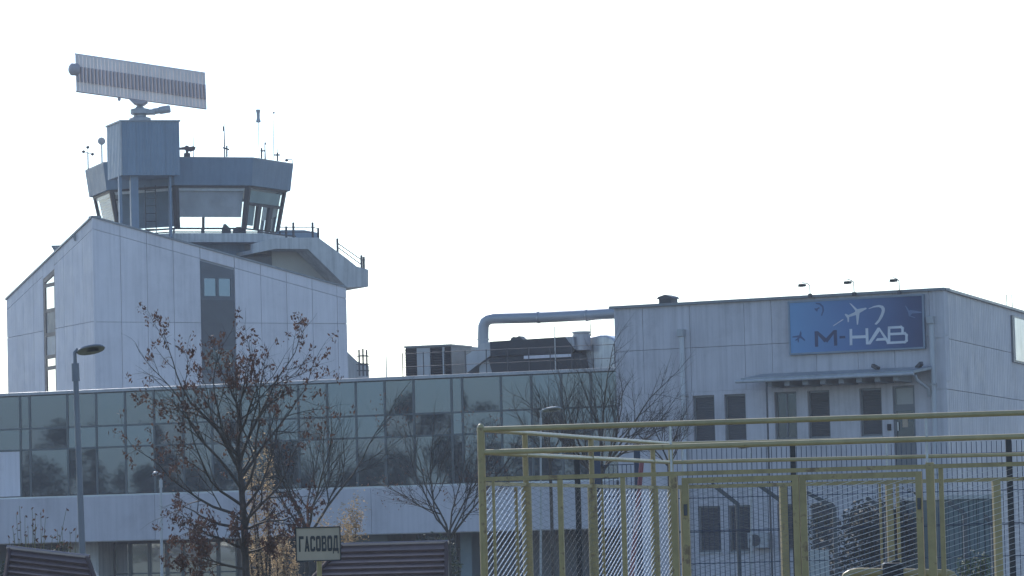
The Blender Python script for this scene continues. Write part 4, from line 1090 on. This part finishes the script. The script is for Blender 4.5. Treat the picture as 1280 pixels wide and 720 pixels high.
# ------------------------------------------------------------------ yellow gas-station enclosure
FA = Fac.px(601, 537, 40.8, 1280, 516, 39.7)
FB = Fac.px(601, 537, 40.8, 838, 555, 50.4)
FC = Fac.px(838, 555, 50.4, 1280, 546, 51.2)
ZT = FA.proj(601, 537)[1]; Z2 = FA.proj(602, 565.5)[1]; Z3 = FA.proj(603, 596.5)[1]
def rail_run(fc, root, ua, ub, zs, r=.030, m_=None):
    for z in zs: MB().tube(fc.p(ua, z), fc.p(ub, z), r, n=10).build('rail', m_ or YELR, root, True)
def post(fc, root, u, z1, w_=.09, m_=None, name='post', d=0.0):
    MB().fbox(fc, u - w_ / 2, u + w_ / 2, 0, z1, d - w_ / 2, d + w_ / 2).build(name, m_ or YEL, root, bevel=.006)
def mesh_panel(fc, root, ua, ub, z0, z1, slope, sp, r, m_, both=None, d=0.0, name='mesh'):
    """expanded mesh strands clipped to the rectangle, one joined part"""
    mb = MB()
    def strands(sl, rr, dd):
        w_ = ub - ua
        c = z0 - abs(sl) * w_
        while c < z1 + abs(sl) * w_:
            pts = []
            # line z = c + sl*(u-ua)  (sl>0) or z = c + sl*(u-ub)
            f = (lambda u: c + sl * (u - ua)) if sl > 0 else (lambda u: c + sl * (u - ub))
            lo, hi = ua, ub
            zl, zh = f(lo), f(hi)
            def solve(z): return ua + (z - c) / sl if sl > 0 else ub + (z - c) / sl
            us = sorted([lo, hi, min(max(solve(z0), lo), hi), min(max(solve(z1), lo), hi)])
            best = None
            for i in range(3):
                m_u = (us[i] + us[i + 1]) / 2
                if us[i + 1] - us[i] > .01 and z0 <= f(m_u) <= z1: best = (us[i], us[i + 1])
            if best: mb.path([fc.p(best[0], f(best[0]), dd), fc.p(best[1], f(best[1]), dd)], rr, n=4, caps=False)
            c += sp
    strands(slope, r, d)
    o = tag(mb.build(name, m_, root, fix=False), kind='stuff')
    if both:
        mb = MB(); strands(-slope, both, d + .004); tag(mb.build(name, MESHD, root, fix=False), kind='stuff')
def enclosure():
    u = lambda fc, x, y=620: fc.proj(x, y)[0]
    # front run
    root = thing('yellow_fence', 'front run of the yellow fence with two rails above mesh panels', 'fence', FA.p(FA.L / 2, 0), 'yellow fence runs')
    ue = u(FA, 1345)
    rail_run(FA, root, 0, ue, (ZT, Z2)); 
    MB().fbox(FA, 0, ue, Z3 - .045, Z3, -.03, .03).build('top_frame', YEL, root)
    MB().tube(FA.p(0, 0), FA.p(0, ZT + .02), .042, n=10).build('corner_post', YEL, root, True)
    MB().lathe(FA.p(0, ZT + .02), [(.045, 0), (.03, .03), (.01, .045)], 10).build('post_cap', YELR, root)
    for x in (838.5, 1158.5):
        a = u(FA, x, 560); MB().tube(FA.p(a, Z3), FA.p(a, ZT), .014, n=8).build('rail_upright', GALV, root)
    for x, w_ in ((617, .03), (700.5, .055), (779, .05), (843, .07), (1163.5, .085), (1177, .05), (1330, .09)):
        post(FA, root, u(FA, x), Z3 - .045 if w_ < .08 else Z3 + .02, w_)
    mesh_panel(FA, root, u(FA, 1179), u(FA, 1325), .15, Z3 - .05, .30, .060, .0017, MESH, None)
    mesh_panel(FA, root, .05, u(FA, 840), .15, Z3 - .05, .42, .06, .0011, MESHD, .0011)
    # double gate in the front run
    for xa, xb, lab, bright in ((857, 995, 'left leaf of the yellow double gate', False), (1004, 1149, 'right leaf of the yellow double gate with bright slanting mesh strands', True)):
        a, b = u(FA, xa), u(FA, xb)
        g = thing('yellow_gate', lab, 'gate', FA.p((a + b) / 2, .1), 'leaves of the yellow gate')
        z1 = Z3 - .07
        for uu, w_ in ((a, .07), (b, .07)):
            MB().fbox(FA, uu - w_ / 2, uu + w_ / 2, .1, z1, -.03, .03).build('stile', YEL, g, bevel=.005)
        for z in (.14, z1 - .03):
            MB().fbox(FA, a + .035, b - .035, z - .03, z + .03, -.028, .028).build('gate_rail', YEL, g)
        if bright: mesh_panel(FA, g, a + .035, b - .035, .17, z1 - .06, .29, .054, .0027, MESH, .0010)
        else: mesh_panel(FA, g, a + .035, b - .035, .17, z1 - .06, .29, .06, .0012, MESHD, .0012)
        for z in (.5, z1 - .4):
            e_ = a if not bright else b
            MB().tube(FA.p(e_, z, .04), FA.p(e_, z + .12, .04), .02, n=8).build('hinge', DARKMET, g)
    # side run, seen from inside
    root = thing('yellow_fence', 'side run of the yellow fence going back from its left corner', 'fence', FB.p(FB.L / 2, 0), 'yellow fence runs')
    rail_run(FB, root, .06, FB.L - .02, (ZT, Z2), .026)
    ups = [u(FB, x) for x in (658, 740.5, 817.5)] + [FB.L]
    for uu in ups:
        MB().tube(FB.p(uu, Z3 - .1), FB.p(uu, ZT - .015), .032, n=10).build('upper_post', YEL, root, True)
        MB().tube(FB.p(uu, 0), FB.p(uu, Z3 - .05), .058, n=12).build('post', YEL, root, True)
    for x in (645, 752.5): post(FB, root, u(FB, x), Z3 - .1, .035)
    MB().fbox(FB, .06, FB.L, Z3 - .09, Z3 - .05, -.02, .02).build('top_frame', YEL, root)
    mesh_panel(FB, root, .08, ups[0] - .06, .15, Z3 - .1, .36, .075, .0062, MESH, .0015)
    mesh_panel(FB, root, ups[0] + .06, ups[1] - .06, .15, Z3 - .1, .36, .09, .0012, MESHD, .0012)
    mesh_panel(FB, root, ups[1] + .06, ups[2] - .06, .15, Z3 - .1, .36, .075, .0062, MESH, .0015)
    mesh_panel(FB, root, ups[2] + .06, FB.L - .06, .15, Z3 - .1, .36, .08, .004, MESH, .0015)
    # back run
    root = thing('yellow_fence', 'back run of the yellow fence facing the dark blue mesh fence', 'fence', FC.p(FC.L / 2, 0), 'yellow fence runs')
    ue = u(FC, 1345)
    rail_run(FC, root, 0, ue, (ZT, Z2), .026)
    MB().fbox(FC, 0, ue, Z3 - .09, Z3 - .04, -.025, .025).build('top_frame', YEL, root)
    for x, w_ in ((853, .06), (979, .095), (1100, .03), (1111.5, .085), (1122, .04), (1245.5, .10), (1335, .1)):
        post(FC, root, u(FC, x), Z3 - .09, w_)
    for x in (853, 1108.5):
        a = u(FC, x, 570); MB().tube(FC.p(a, Z3 - .05), FC.p(a, ZT), .013, n=8).build('rail_upright', GALV, root)
    mesh_panel(FC, root, u(FC, 855), ue, .15, Z3 - .1, .3, .08, .0009, MESHD, .0009)
    # yellow gas pipe loop with a black valve box
    Y = 45.0
    pts = [(1054, 735), (1055, 722), (1058, 715), (1064, 711.5), (1074, 710), (1184, 712), (1189, 714), (1193, 719), (1194, 735)]
    pp = [at(x, y, Y) for x, y in pts]
    g0, g1 = Vector((pp[0].x, Y, 0)), Vector((pp[-1].x, Y, 0))
    r = thing('gas_pipe', 'yellow pipe loop with rounded corners inside the fenced gas station', 'pipe', ((g0 + g1) / 2))
    MB().path([g0] + [p - Vector((0, 0, .05)) for p in pp] + [g1], .055, n=12).build('pipe', YEL, r, True)
    a, b = at(1103, 722, Y), at(1128, 703, Y)
    mb = MB(); mb.box(a.x, b.x, Y - .12, Y + .1, a.z - .25, b.z); mb.build('valve_box', BLACK, r, bevel=.03)
    tp = at(1120, 702, Y); MB().tube((tp.x, Y, b.z), (tp.x, Y, b.z + .03), .05, n=10).build('valve_wheel', BLACK, r)
    for k in (.3, .72):
        q = pp[4].lerp(pp[5], k); MB().tube(q + Vector((-.03, 0, -.05)), q + Vector((.03, 0, -.05)), .075, n=12).build('flange', YEL, r)
    # teal gas cabinet behind the fence
enclosure()

# ------------------------------------------------------------------ dark blue welded mesh fence
def blue_fence():
    fc = Fac.px(846, 560, 58.0, 1340, 552, 57.6)
    zt = fc.proj(992, 558)[1]
    root = thing('welded_mesh_fence', 'dark blue welded mesh fence standing behind the yellow fence', 'fence', fc.p(fc.L / 2, 0))
    for x, w_ in ((992, .085), (1262, .085), (722, .085)):
        u = fc.proj(x, 600)[0]
        MB().fbox(fc, u - w_ / 2, u + w_ / 2, 0, zt + (.02 if x > 800 else -.1), -.05, .03).build('post', BLACK, root)
    mb = MB(); sp = .076; u = 0.0
    while u < fc.L:
        mb.path([fc.p(u, .05), fc.p(u, zt)], .0052, n=4, caps=False); u += sp
    tag(mb.build('vertical_wires', BLUEF, root, fix=False), kind='stuff')
    mb = MB()
    for z in (zt - .18, zt - .2, zt - .75, zt - 1.25, zt - 1.27, zt - 1.75, zt - 2.25, zt - 2.27):
        mb.path([fc.p(0, z, .008), fc.p(fc.L, z, .008)], .006, n=4, caps=False)
    tag(mb.build('horizontal_wires', BLUEF, root, fix=False), kind='stuff')
    # small panel further left, behind the side run
    fl = Fac.px(744, 570, 60.0, 800, 570, 60.0); zt2 = fl.proj(770, 581)[1]
    r2 = thing('mesh_fence_panel', 'short length of dark mesh fence left of the red marker pole', 'fence', fl.p(fl.L / 2, 0))
    for x in (747, 797):
        u = fl.proj(x, 600)[0]; MB().fbox(fl, u - .05, u + .05, 0, fl.proj(747, 563)[1], -.04, .04).build('post', BLUEF, r2)
    mb = MB(); u = 0
    while u < fl.L: mb.path([fl.p(u, .05), fl.p(u, zt2)], .006, n=4, caps=False); u += .07
    for k in range(5): mb.path([fl.p(0, zt2 - k * .5, .008), fl.p(fl.L, zt2 - k * .5, .008)], .006, n=4, caps=False)
    tag(mb.build('wires', BLUEF, r2, fix=False), kind='stuff')
blue_fence()

# posts with cranked arms behind
def cranked():
    Y = 72.0
    fr = ('below the two left windows of the low storey', 'left of the thick yellow gate post', 'right of the thick yellow gate post', 'before the dark hedge', 'above the teal cabinet', 'rightmost, beside the dark fence post')
    for k, (x0, y0, x1, y1) in enumerate(((890, 605, 922, 630), (948, 606, 976, 626), (1009, 616, 1043, 634), (1083, 622, 1108, 640), (1186, 628, 1206, 642), (1231, 645, 1241, 656))):
        a, b = at(x0, y0, Y), at(x1, y1, Y)
        foot = Vector((b.x, Y, -.08))
        r = thing('cranked_fence_post', 'dark concrete fence post with slanted arm, ' + fr[k], 'post', foot, 'posts with slanted arms')
        MB().strut(foot, b + Vector((0, 0, .02)), .075, .075, (1, 0, 0)).build('post', mat('dark_concrete', (.11, .115, .12), .85), r)
        MB().strut(b, a, .07, .075, (0, 1, 0)).build('arm', mat('dark_concrete', (.11, .115, .12), .85), r)
        MB().tube(a, a + Vector((0, 0, .02)), .02, n=5).build('wire_clip', DARKMET, r)
cranked()

def odds():
    # teal cabinet / container behind
    Y = 76.0
    a, b = at(1184, 690, Y), at(1252, 618, Y)
    fc = Fac((a.x, Y), (b.x, Y + .4))
    r = thing('equipment_container', 'teal grey equipment container with pale roof edge behind the fences at right', 'container', fc.p(fc.L / 2, -.25))
    zt = at(1218, 618.5, Y).z
    TE = mat('teal_paint', (.13, .17, .18), .55, .1, streak=.15)
    MB().fbox(fc, 0, fc.L, -.25, zt - .08, -2.2, -.03).build('body', TE, r)
    n = 7
    for i in range(n):
        MB().fbox(fc, fc.L * i / n + .01, fc.L * (i + 1) / n - .01, .3, zt - .1, -.03, 0).build('side_sheet', TE, r)
    MB().fbox(fc, -.05, fc.L + .05, zt - .08, zt, -2.25, .05).build('roof_edge', PALEMET, r)
    # red and white marker pole, leaning
    Y = 56.0
    a, b = at(795, 658, Y), at(802.5, 574, Y)
    k = (0 - a.z) / (b.z - a.z); foot = a + (b - a) * k
    r = thing('marker_pole', 'leaning red and white striped pole behind the lit mesh', 'pole', foot)
    RED = mat('red_paint', (.26, .075, .09), .6); RW = mat('pale_pink_paint', (.40, .28, .29), .6)
    n = 9
    for i in range(n):
        p, q = foot.lerp(b, i / n), foot.lerp(b, (i + 1) / n)
        MB().tube(p, q, .034, n=10).build('stripe_band', RED if i % 3 else RW, r)
    # dim white board behind the fence
    Y = 66.0
    a, b = at(1010, 740, Y), at(1036, 687, Y)
    r = thing('white_board', 'pale board standing behind the mesh below the dark hedge', 'board', ((a.x + b.x) / 2, Y, 0))
    MB().box(a.x, b.x, Y, Y + .05, .3, b.z).build('panel', PALEMET, r)
    for x in (a.x + .05, b.x - .05): MB().tube((x, Y + .08, 0), (x, Y + .08, b.z), .025, n=6).build('leg', DARKMET, r)
odds()

# ------------------------------------------------------------------ trees
class Tree:
    def __init__(s, seed): s.r = random.Random(seed); s.thick = MB(); s.thin = MB(); s.tips = []; s.n = 0
    def rv(s): return Vector((s.r.gauss(0, 1), s.r.gauss(0, 1), s.r.gauss(0, 1)))
    def branch(s, p, d, L, r0, lvl, P):
        seg = 5 if lvl <= 1 else (4 if lvl == 2 else 3)
        pts = [p.copy()]; rad = [r0]; d = d.normalized(); dirs = [d.copy()]
        endr = r0 * (.45 if lvl < P['max'] else .35)
        for i in range(seg):
            d = (d + s.rv() * P['wob'] + Vector((0, 0, P['up'] * (1 if lvl < P['max'] else P.get('tipup', 1))))).normalized()
            p = p + d * (L / seg); pts.append(p.copy()); dirs.append(d.copy()); rad.append(r0 + (endr - r0) * (i + 1) / seg)
        mb = s.thick if r0 > P['twig'] else s.thin
        mb.path(pts, rad, n=7 if r0 > P['twig'] * 2 else (5 if r0 > P['twig'] else 3), caps=False); s.n += 1
        if lvl >= P['max']:
            s.tips.append((pts[-1], d)); s.tips.append((pts[-2], d)); return
        k = P['kids'][lvl]
        for i in range(k):
            t = P['start'][lvl] + (1 - P['start'][lvl]) * (i + s.r.random() * .8) / k
            f = min(t * seg, seg - .01); j = int(f); q = pts[j].lerp(pts[j + 1], f - j)
            ax = dirs[j + 1].cross(s.rv()).normalized(); ang = math.radians(s.r.uniform(*P['ang'][lvl]))
            nd = dirs[j + 1] * math.cos(ang) + ax * math.sin(ang)
            rr = rad[j] * s.r.uniform(.5, .7)
            s.branch(q, nd, L * s.r.uniform(*P['len'][lvl]) * (1.15 - .4 * t), rr, lvl + 1, P)
        s.branch(pts[-1], d, L * .55, rad[-1], lvl + 1, P)
def leaf_cloud(tips, rnd, n, size, spread, droop, mb, keep=1.0):
    for p, d in tips:
        if rnd.random() > keep: continue
        for i in range(n):
            c = p + Vector((rnd.gauss(0, spread), rnd.gauss(0, spread), rnd.gauss(0, spread) - droop * rnd.random()))
            a = Vector((rnd.gauss(0, 1), rnd.gauss(0, 1), rnd.gauss(0, .6) - (1.2 if droop else 0))).normalized(); b = a.orthogonal().normalized()
            b = (b * math.cos(i * 2.4) + a.cross(b) * math.sin(i * 2.4))
            s_ = size * rnd.uniform(.6, 1.3)
            o = len(mb.v)
            mb.v += [tuple(c - a * s_), tuple(c + b * s_ * .45), tuple(c + a * s_), tuple(c - b * s_ * .45)]
            mb.f.append((o, o + 1, o + 2, o + 3))
def clump_filter(tips, rnd, keep, key):
    """leaves hang in uneven bunches: whole neighbourhoods keep or drop theirs"""
    out = []
    for p, d in tips:
        g = math.sin(p.x * 3.1 + key) + math.sin(p.y * 2.7 + key * 2) + math.sin(p.z * 3.7 + key * 3)
        if g + rnd.uniform(-1.2, 1.2) > keep: out.append((p, d))
    return out

def main_tree():
    Y = 55.0
    foot = at(307, 700, Y); foot.z = 0; foot.x += .012
    root = thing('leafy_tree', 'largest tree with brown drooping leaf clusters before the white tower', 'tree', foot)
    t = Tree(11)
    P = dict(max=4, wob=.14, up=.03, twig=.016, kids=[0, 4, 4, 3], start=[.5, .30, .25, .2], ang=[(30, 50), (22, 48), (25, 55), (25, 60)], len=[(.6, .8), (.42, .62), (.42, .62), (.4, .65)], tipup=-1.5)
    top = at(302, 612, Y)
    ld = at(296, 545, Y)
    tr = [foot, foot + Vector((.01, 0, .8)), foot + Vector((-.01, 0, 1.6)), Vector((top.x + .03, Y, 2.3)), Vector((top.x, Y, top.z)), Vector((ld.x, Y + .05, ld.z))]
    t.thick.path(tr, [.072, .062, .056, .052, .044, .026], n=10, caps=False)
    def limb(i, dx, dy, dz, L, r):
        t.branch(tr[i] if isinstance(i, int) else i, Vector((dx, dy, dz)), L, r, 1, P)
    tg = [(232, 378, 4.6, .026), (205, 425, 4.2, .026), (140, 462, 4.0, .027), (168, 505, 3.6, .024), (150, 560, 3.2, .026), (178, 610, 3.0, .026), (195, 655, 2.6, .024), (215, 690, 2.2, .022),
          (366, 386, 4.5, .028), (338, 415, 4.9, .024), (392, 405, 4.2, .026), (424, 468, 3.9, .026), (405, 520, 3.5, .024), (415, 575, 3.2, .026), (385, 620, 3.0, .024), (360, 665, 2.5, .022),
          (300, 440, 4.95, .024), (268, 410, 4.8, .024), (290, 520, 4.4, .018), (250, 480, 4.3, .022), (340, 500, 4.3, .022), (262, 640, 2.4, .02), (330, 600, 3, .022)]
    for k, (x, y, i_, r) in enumerate(tg):
        f = min(i_, 4.999); q = tr[int(f)].lerp(tr[int(f) + 1], f - int(f))
        e_ = at(x, y, Y + t.r.uniform(-1.1, 1.1)); v = e_ - q
        t.branch(q, v.normalized() + Vector((0, 0, -.06)), v.length / 1.75, r, 1, P)
    t.thick.build('trunk', BARK, root, True, fix=False); t.thin.build('twigs', TWIG, root, fix=False)
    mb = MB(); ctr = at(298, 560, Y)
    tips = []
    for p, d in clump_filter(t.tips, t.r, -.9, 2.1):
        q = math.hypot((p.x - ctr.x) / 1.7, (p.z - ctr.z) / 2.1)
        if t.r.random() < min(1, max(.05, (q - .30) * 1.5)): tips.append((p, d))
    leaf_cloud(tips, t.r, 8, .033, .030, .085, mb, .5)
    mb.build('leaves', KEYS, root, fix=False)
    return len(t.tips), t.n
print('main tree', main_tree())

def bare(x, ybase, Y, ztop_y, seed, label, nstem, spreadx, fork_z, kids=(0, 5, 6, 4), tw=.008, r0=.05, leaves=0, lean=0.0, lm=None):
    p = at(x, ybase, Y); foot = Vector((p.x, Y, 0 if Y < 70 else GB * min(1, (Y - 70) / 15)))
    zt = at(x, ztop_y, Y).z; fz = at(x, fork_z, Y).z
    root = thing('bare_tree', label, 'tree', foot, 'bare trees in front of the glass building')
    t = Tree(seed)
    P = dict(max=4, wob=.12, up=.07, twig=.014, kids=list(kids), start=[.4, .25, .22, .2], ang=[(30, 50), (18, 42), (20, 45), (20, 50)], len=[(.6, .8), (.45, .68), (.45, .66), (.45, .7)])
    tr = [foot, foot.lerp(Vector((p.x, Y, fz)), .5) + Vector((lean, 0, 0)), Vector((p.x, Y, fz))]
    t.thick.path(tr, [r0 * 1.25, r0 * 1.05, r0], n=9, caps=False)
    H = zt - fz
    for i in range(nstem):
        a = (i + .5) / nstem * 2 - 1
        d = Vector((a * spreadx + t.r.gauss(0, .06), t.r.gauss(0, .45), 1.0 - abs(a) * .25))
        t.branch(tr[2] + Vector((0, 0, -t.r.random() * H * .12)), d, H * t.r.uniform(.55, .68), r0 * t.r.uniform(.5, .7), 1, P)
    t.thick.build('trunk', BARK, root, True, fix=False); t.thin.build('twigs', TWIG, root, fix=False)
    if leaves:
        mb = MB(); leaf_cloud(clump_filter(t.tips, t.r, .6, seed), t.r, leaves, .03, .05, .02, mb, .5); mb.build('leaves', lm or KEYS, root, fix=False)
bare(383, 700, 68.0, 468, 21, 'bare multi-stemmed tree just behind the gas sign', 6, .75, 655, r0=.042)
bare(562, 700, 74.0, 505, 22, 'bare fan shaped tree over the kiosk between sign and yellow fence', 7, 1.0, 664, r0=.036, leaves=1)
bare(752, 660, 84.0, 428, 23, 'widest bare tree behind the left corner of the yellow fence', 8, .95, 585, r0=.052)
bare(690, 660, 82.0, 470, 24, 'bare tree left of the widest one, over the glass wall corner', 5, .7, 575, r0=.036)
bare(838, 660, 80.0, 492, 25, 'low bare tree against the white wall left of the narrow windows', 5, .9, 575, r0=.03)

def shrub(x0, x1, ytop, ybot, Y, n, size, m_, label, name, seed, cat='shrub', stems=7, flat=.8):
    rnd = random.Random(seed)
    a, b = at(x0, ybot, Y), at(x1, ytop, Y); cx = (a.x + b.x) / 2; rx = (b.x - a.x) / 2
    gz = 0 if Y < 70 else GB * min(1, (Y - 70) / 15)
    root = thing(name, label, cat, (cx, Y, gz))
    st = MB(); mb = MB(); NL = 34 if m_ is TAN else (14 if m_ is LEAF else 30)
    lobes = [(Vector((cx + rnd.uniform(-.75, .75) * rx, Y + rnd.uniform(-.5, .5) * rx * flat, gz + (b.z - gz) * rnd.uniform(.25, .85))), rnd.uniform(.22, .42)) for _ in range(NL)]
    for i in range(stems):
        l = lobes[i % 14][0]; st.path([(cx + rnd.uniform(-.2, .2) * rx, Y, gz), ((cx + l.x) / 2 + rnd.uniform(-.1, .1), Y, (gz + l.z) / 2), tuple(l)], [.03, .02, .008], n=5, caps=False)
    H = b.z - gz
    for i in range(n):
        c, rr = lobes[rnd.randrange(NL)]
        v = Vector((rnd.gauss(0, 1), rnd.gauss(0, 1), rnd.gauss(0, 1))).normalized() * rr * rnd.uniform(.25, 1.2)
        p = c + Vector((v.x * rx, v.y * rx * flat, v.z * H * .5))
        if p.z < gz + .05: continue
        leaf_cloud([(p, Vector((0, 0, 1)))], rnd, 1, size, .01, 0, mb)
    st.build('stems', TWIG, root, fix=False); mb.build('foliage', m_, root, fix=False)
shrub(308, 350, 535, 760, 60.0, 3600, .024, TAN, 'slender bush with tan dry leaves showing behind the main tree crown', 'dry_shrub', 31, stems=14)
shrub(396, 462, 612, 720, 66.0, 4600, .026, TAN, 'broad tan dry bush between gas sign and white band', 'dry_shrub', 32, stems=14)
shrub(328, 376, 640, 745, 62.0, 3600, .024, TAN, 'low tan dry bush left of the gas sign', 'dry_shrub', 33, stems=14)
shrub(1185, 1242, 682, 740, 64.0, 1500, .035, LEAF, 'low green shrub behind the mesh under the teal container', 'green_shrub', 34)
shrub(996, 1165, 606, 760, 78.0, 8000, .06, mat('dull_brown_green_foliage', (.05, .052, .042), .8, var=.4, scale=1.5, trans=.15), 'dark evergreen hedge bush behind the right gate leaf', 'hedge_bush', 35)
shrub(500, 600, 668, 735, 95.0, 2200, .07, LEAFD, 'dark hedge bush under the white band behind the kiosk', 'hedge_bush', 36)
shrub(-14, 96, 668, 735, 70.0, 1500, .05, LEAFD, 'dark bush behind the left kiosk roof', 'hedge_bush', 38)

def reeds():
    rnd = random.Random(4); Y = 47.5
    for k, (xc, lab, sp) in enumerate(((34, 'tuft of dry weed stalks above the left kiosk roof', 14), (80, 'sparse dry weed stalks between the tuft and the tall lamp', 10))):
        p = at(xc, 700, Y); root = thing('weed_tuft', lab, 'weeds', (p.x, Y, 0), 'dry weeds behind the left kiosk')
        mb = MB(); lf = MB()
        for i in range(22 if k == 0 else 9):
            x = xc + rnd.gauss(0, sp * .5); yt = rnd.uniform(632, 675) if k == 0 else rnd.uniform(655, 680)
            t = at(x + rnd.gauss(0, sp), yt, Y); b = Vector((p.x + (x - xc) * .006, Y + rnd.gauss(0, .15), 0))
            mid = b.lerp(t, .6) + Vector((rnd.gauss(0, .03), 0, .05))
            mb.path([b, mid, t], [.006, .005, .003], n=3, caps=False)
            leaf_cloud([(t, None), (t.lerp(mid, .2), None), (t.lerp(mid, .45), None)], rnd, 2, .026, .015, .02, lf)
        mb.build('stalks', mat('dry_stalk', (.20, .19, .11), .8), root, fix=False); tag(lf.build('seed_heads', KEYS, root, fix=False), kind='stuff')
reeds()

# ------------------------------------------------------------------ trees across the road behind the viewer: they show in the glass wall
def far_trees():
    n_ = GF.n
    spots = [(-8, 588, 0), (64, 548, 1), (108, 562, 0), (150, 545, 1), (212, 560, 0), (275, 572, 1), (335, 556, 0), (398, 562, 1), (548, 508, 0), (592, 528, 1), (645, 528, 0), (705, 524, 1), (468, 572, 0)]
    labs = ['tree across the road whose reflection is number %d from the left in the glass wall' % (i + 1) for i in range(len(spots))]
    order = sorted(range(len(spots)), key=lambda i: spots[i][0])
    rank = {i: k for k, i in enumerate(order)}
    words = ['first', 'second', 'third', 'fourth', 'fifth', 'sixth', 'seventh', 'eighth', 'ninth', 'tenth', 'eleventh', 'twelfth', 'thirteenth']
    rnd = random.Random(77)
    for i, (x, y, k) in enumerate(spots):
        u, z = GF.proj(x, y); hit = GF.p(u, z); d = (hit - CAMP).normalized(); d = d - n_ * (2 * d.dot(n_))
        yt = -34 - 9 * k - rnd.uniform(0, 5)
        t = (yt - hit.y) / d.y; top = hit + d * t
        H = top.z; W = rnd.uniform(3.2, 4.6)
        root = thing('roadside_tree', 'green tree across the road, %s from the left among the reflections in the glass wall' % words[rank[i]], 'tree', (top.x, top.y, 0), 'trees reflected in the glass wall')
        st = MB(); st.path([(top.x, top.y, 0), (top.x + .1, top.y, H * .4), (top.x, top.y, H * .85)], [.22, .16, .05], n=7, caps=False)
        lobes = []
        for _ in range(22):
            h = .06 + .87 * (_ + rnd.random()) / 22; ww = W * (1.05 - max(0, h - .35) * 1.35)
            lobes.append((Vector((top.x + rnd.uniform(-1, 1) * ww, top.y + rnd.uniform(-1, 1) * ww, h * H)), rnd.uniform(.9, 1.7)))
        for c, r_ in lobes[:8]: st.path([(top.x, top.y, c.z * .6), tuple(c)], [.09, .03], n=4, caps=False)
        mb = MB()
        for _ in range(7000):
            c, r_ = lobes[rnd.randrange(22)]
            v = Vector((rnd.gauss(0, 1), rnd.gauss(0, 1), rnd.gauss(0, .8))).normalized() * r_ * rnd.uniform(.4, 1.05)
            leaf_cloud([(c + v, None)], rnd, 1, .17, .02, 0, mb)
        st.build('trunk', BARK, root, fix=False); mb.build('crown', LEAF, root, fix=False)
far_trees()

# ------------------------------------------------------------------ haze
def glare_haze():  # thin volume added to imitate the veil of lens glare
    mb = MB(); mb.box(-720, 720, -520, 820, -2.5, 24.0)
    o = mb.build('glare_haze', MATS['white_cladding']); o.data.materials.clear()
    M = bpy.data.materials.new('glare_haze'); M.use_nodes = True; N = M.node_tree.nodes; L = M.node_tree.links
    N.remove(N['Principled BSDF'])
    v = N.new('ShaderNodeVolumePrincipled'); v.inputs['Density'].default_value = HAZE; v.inputs['Color'].default_value = (.80, .86, 1.0, 1); v.inputs['Anisotropy'].default_value = .25
    L.new(v.outputs[0], N['Material Output'].inputs['Volume']); o.data.materials.append(M)
    tag(o, kind='stuff')
HAZE = 0.00042
glare_haze()
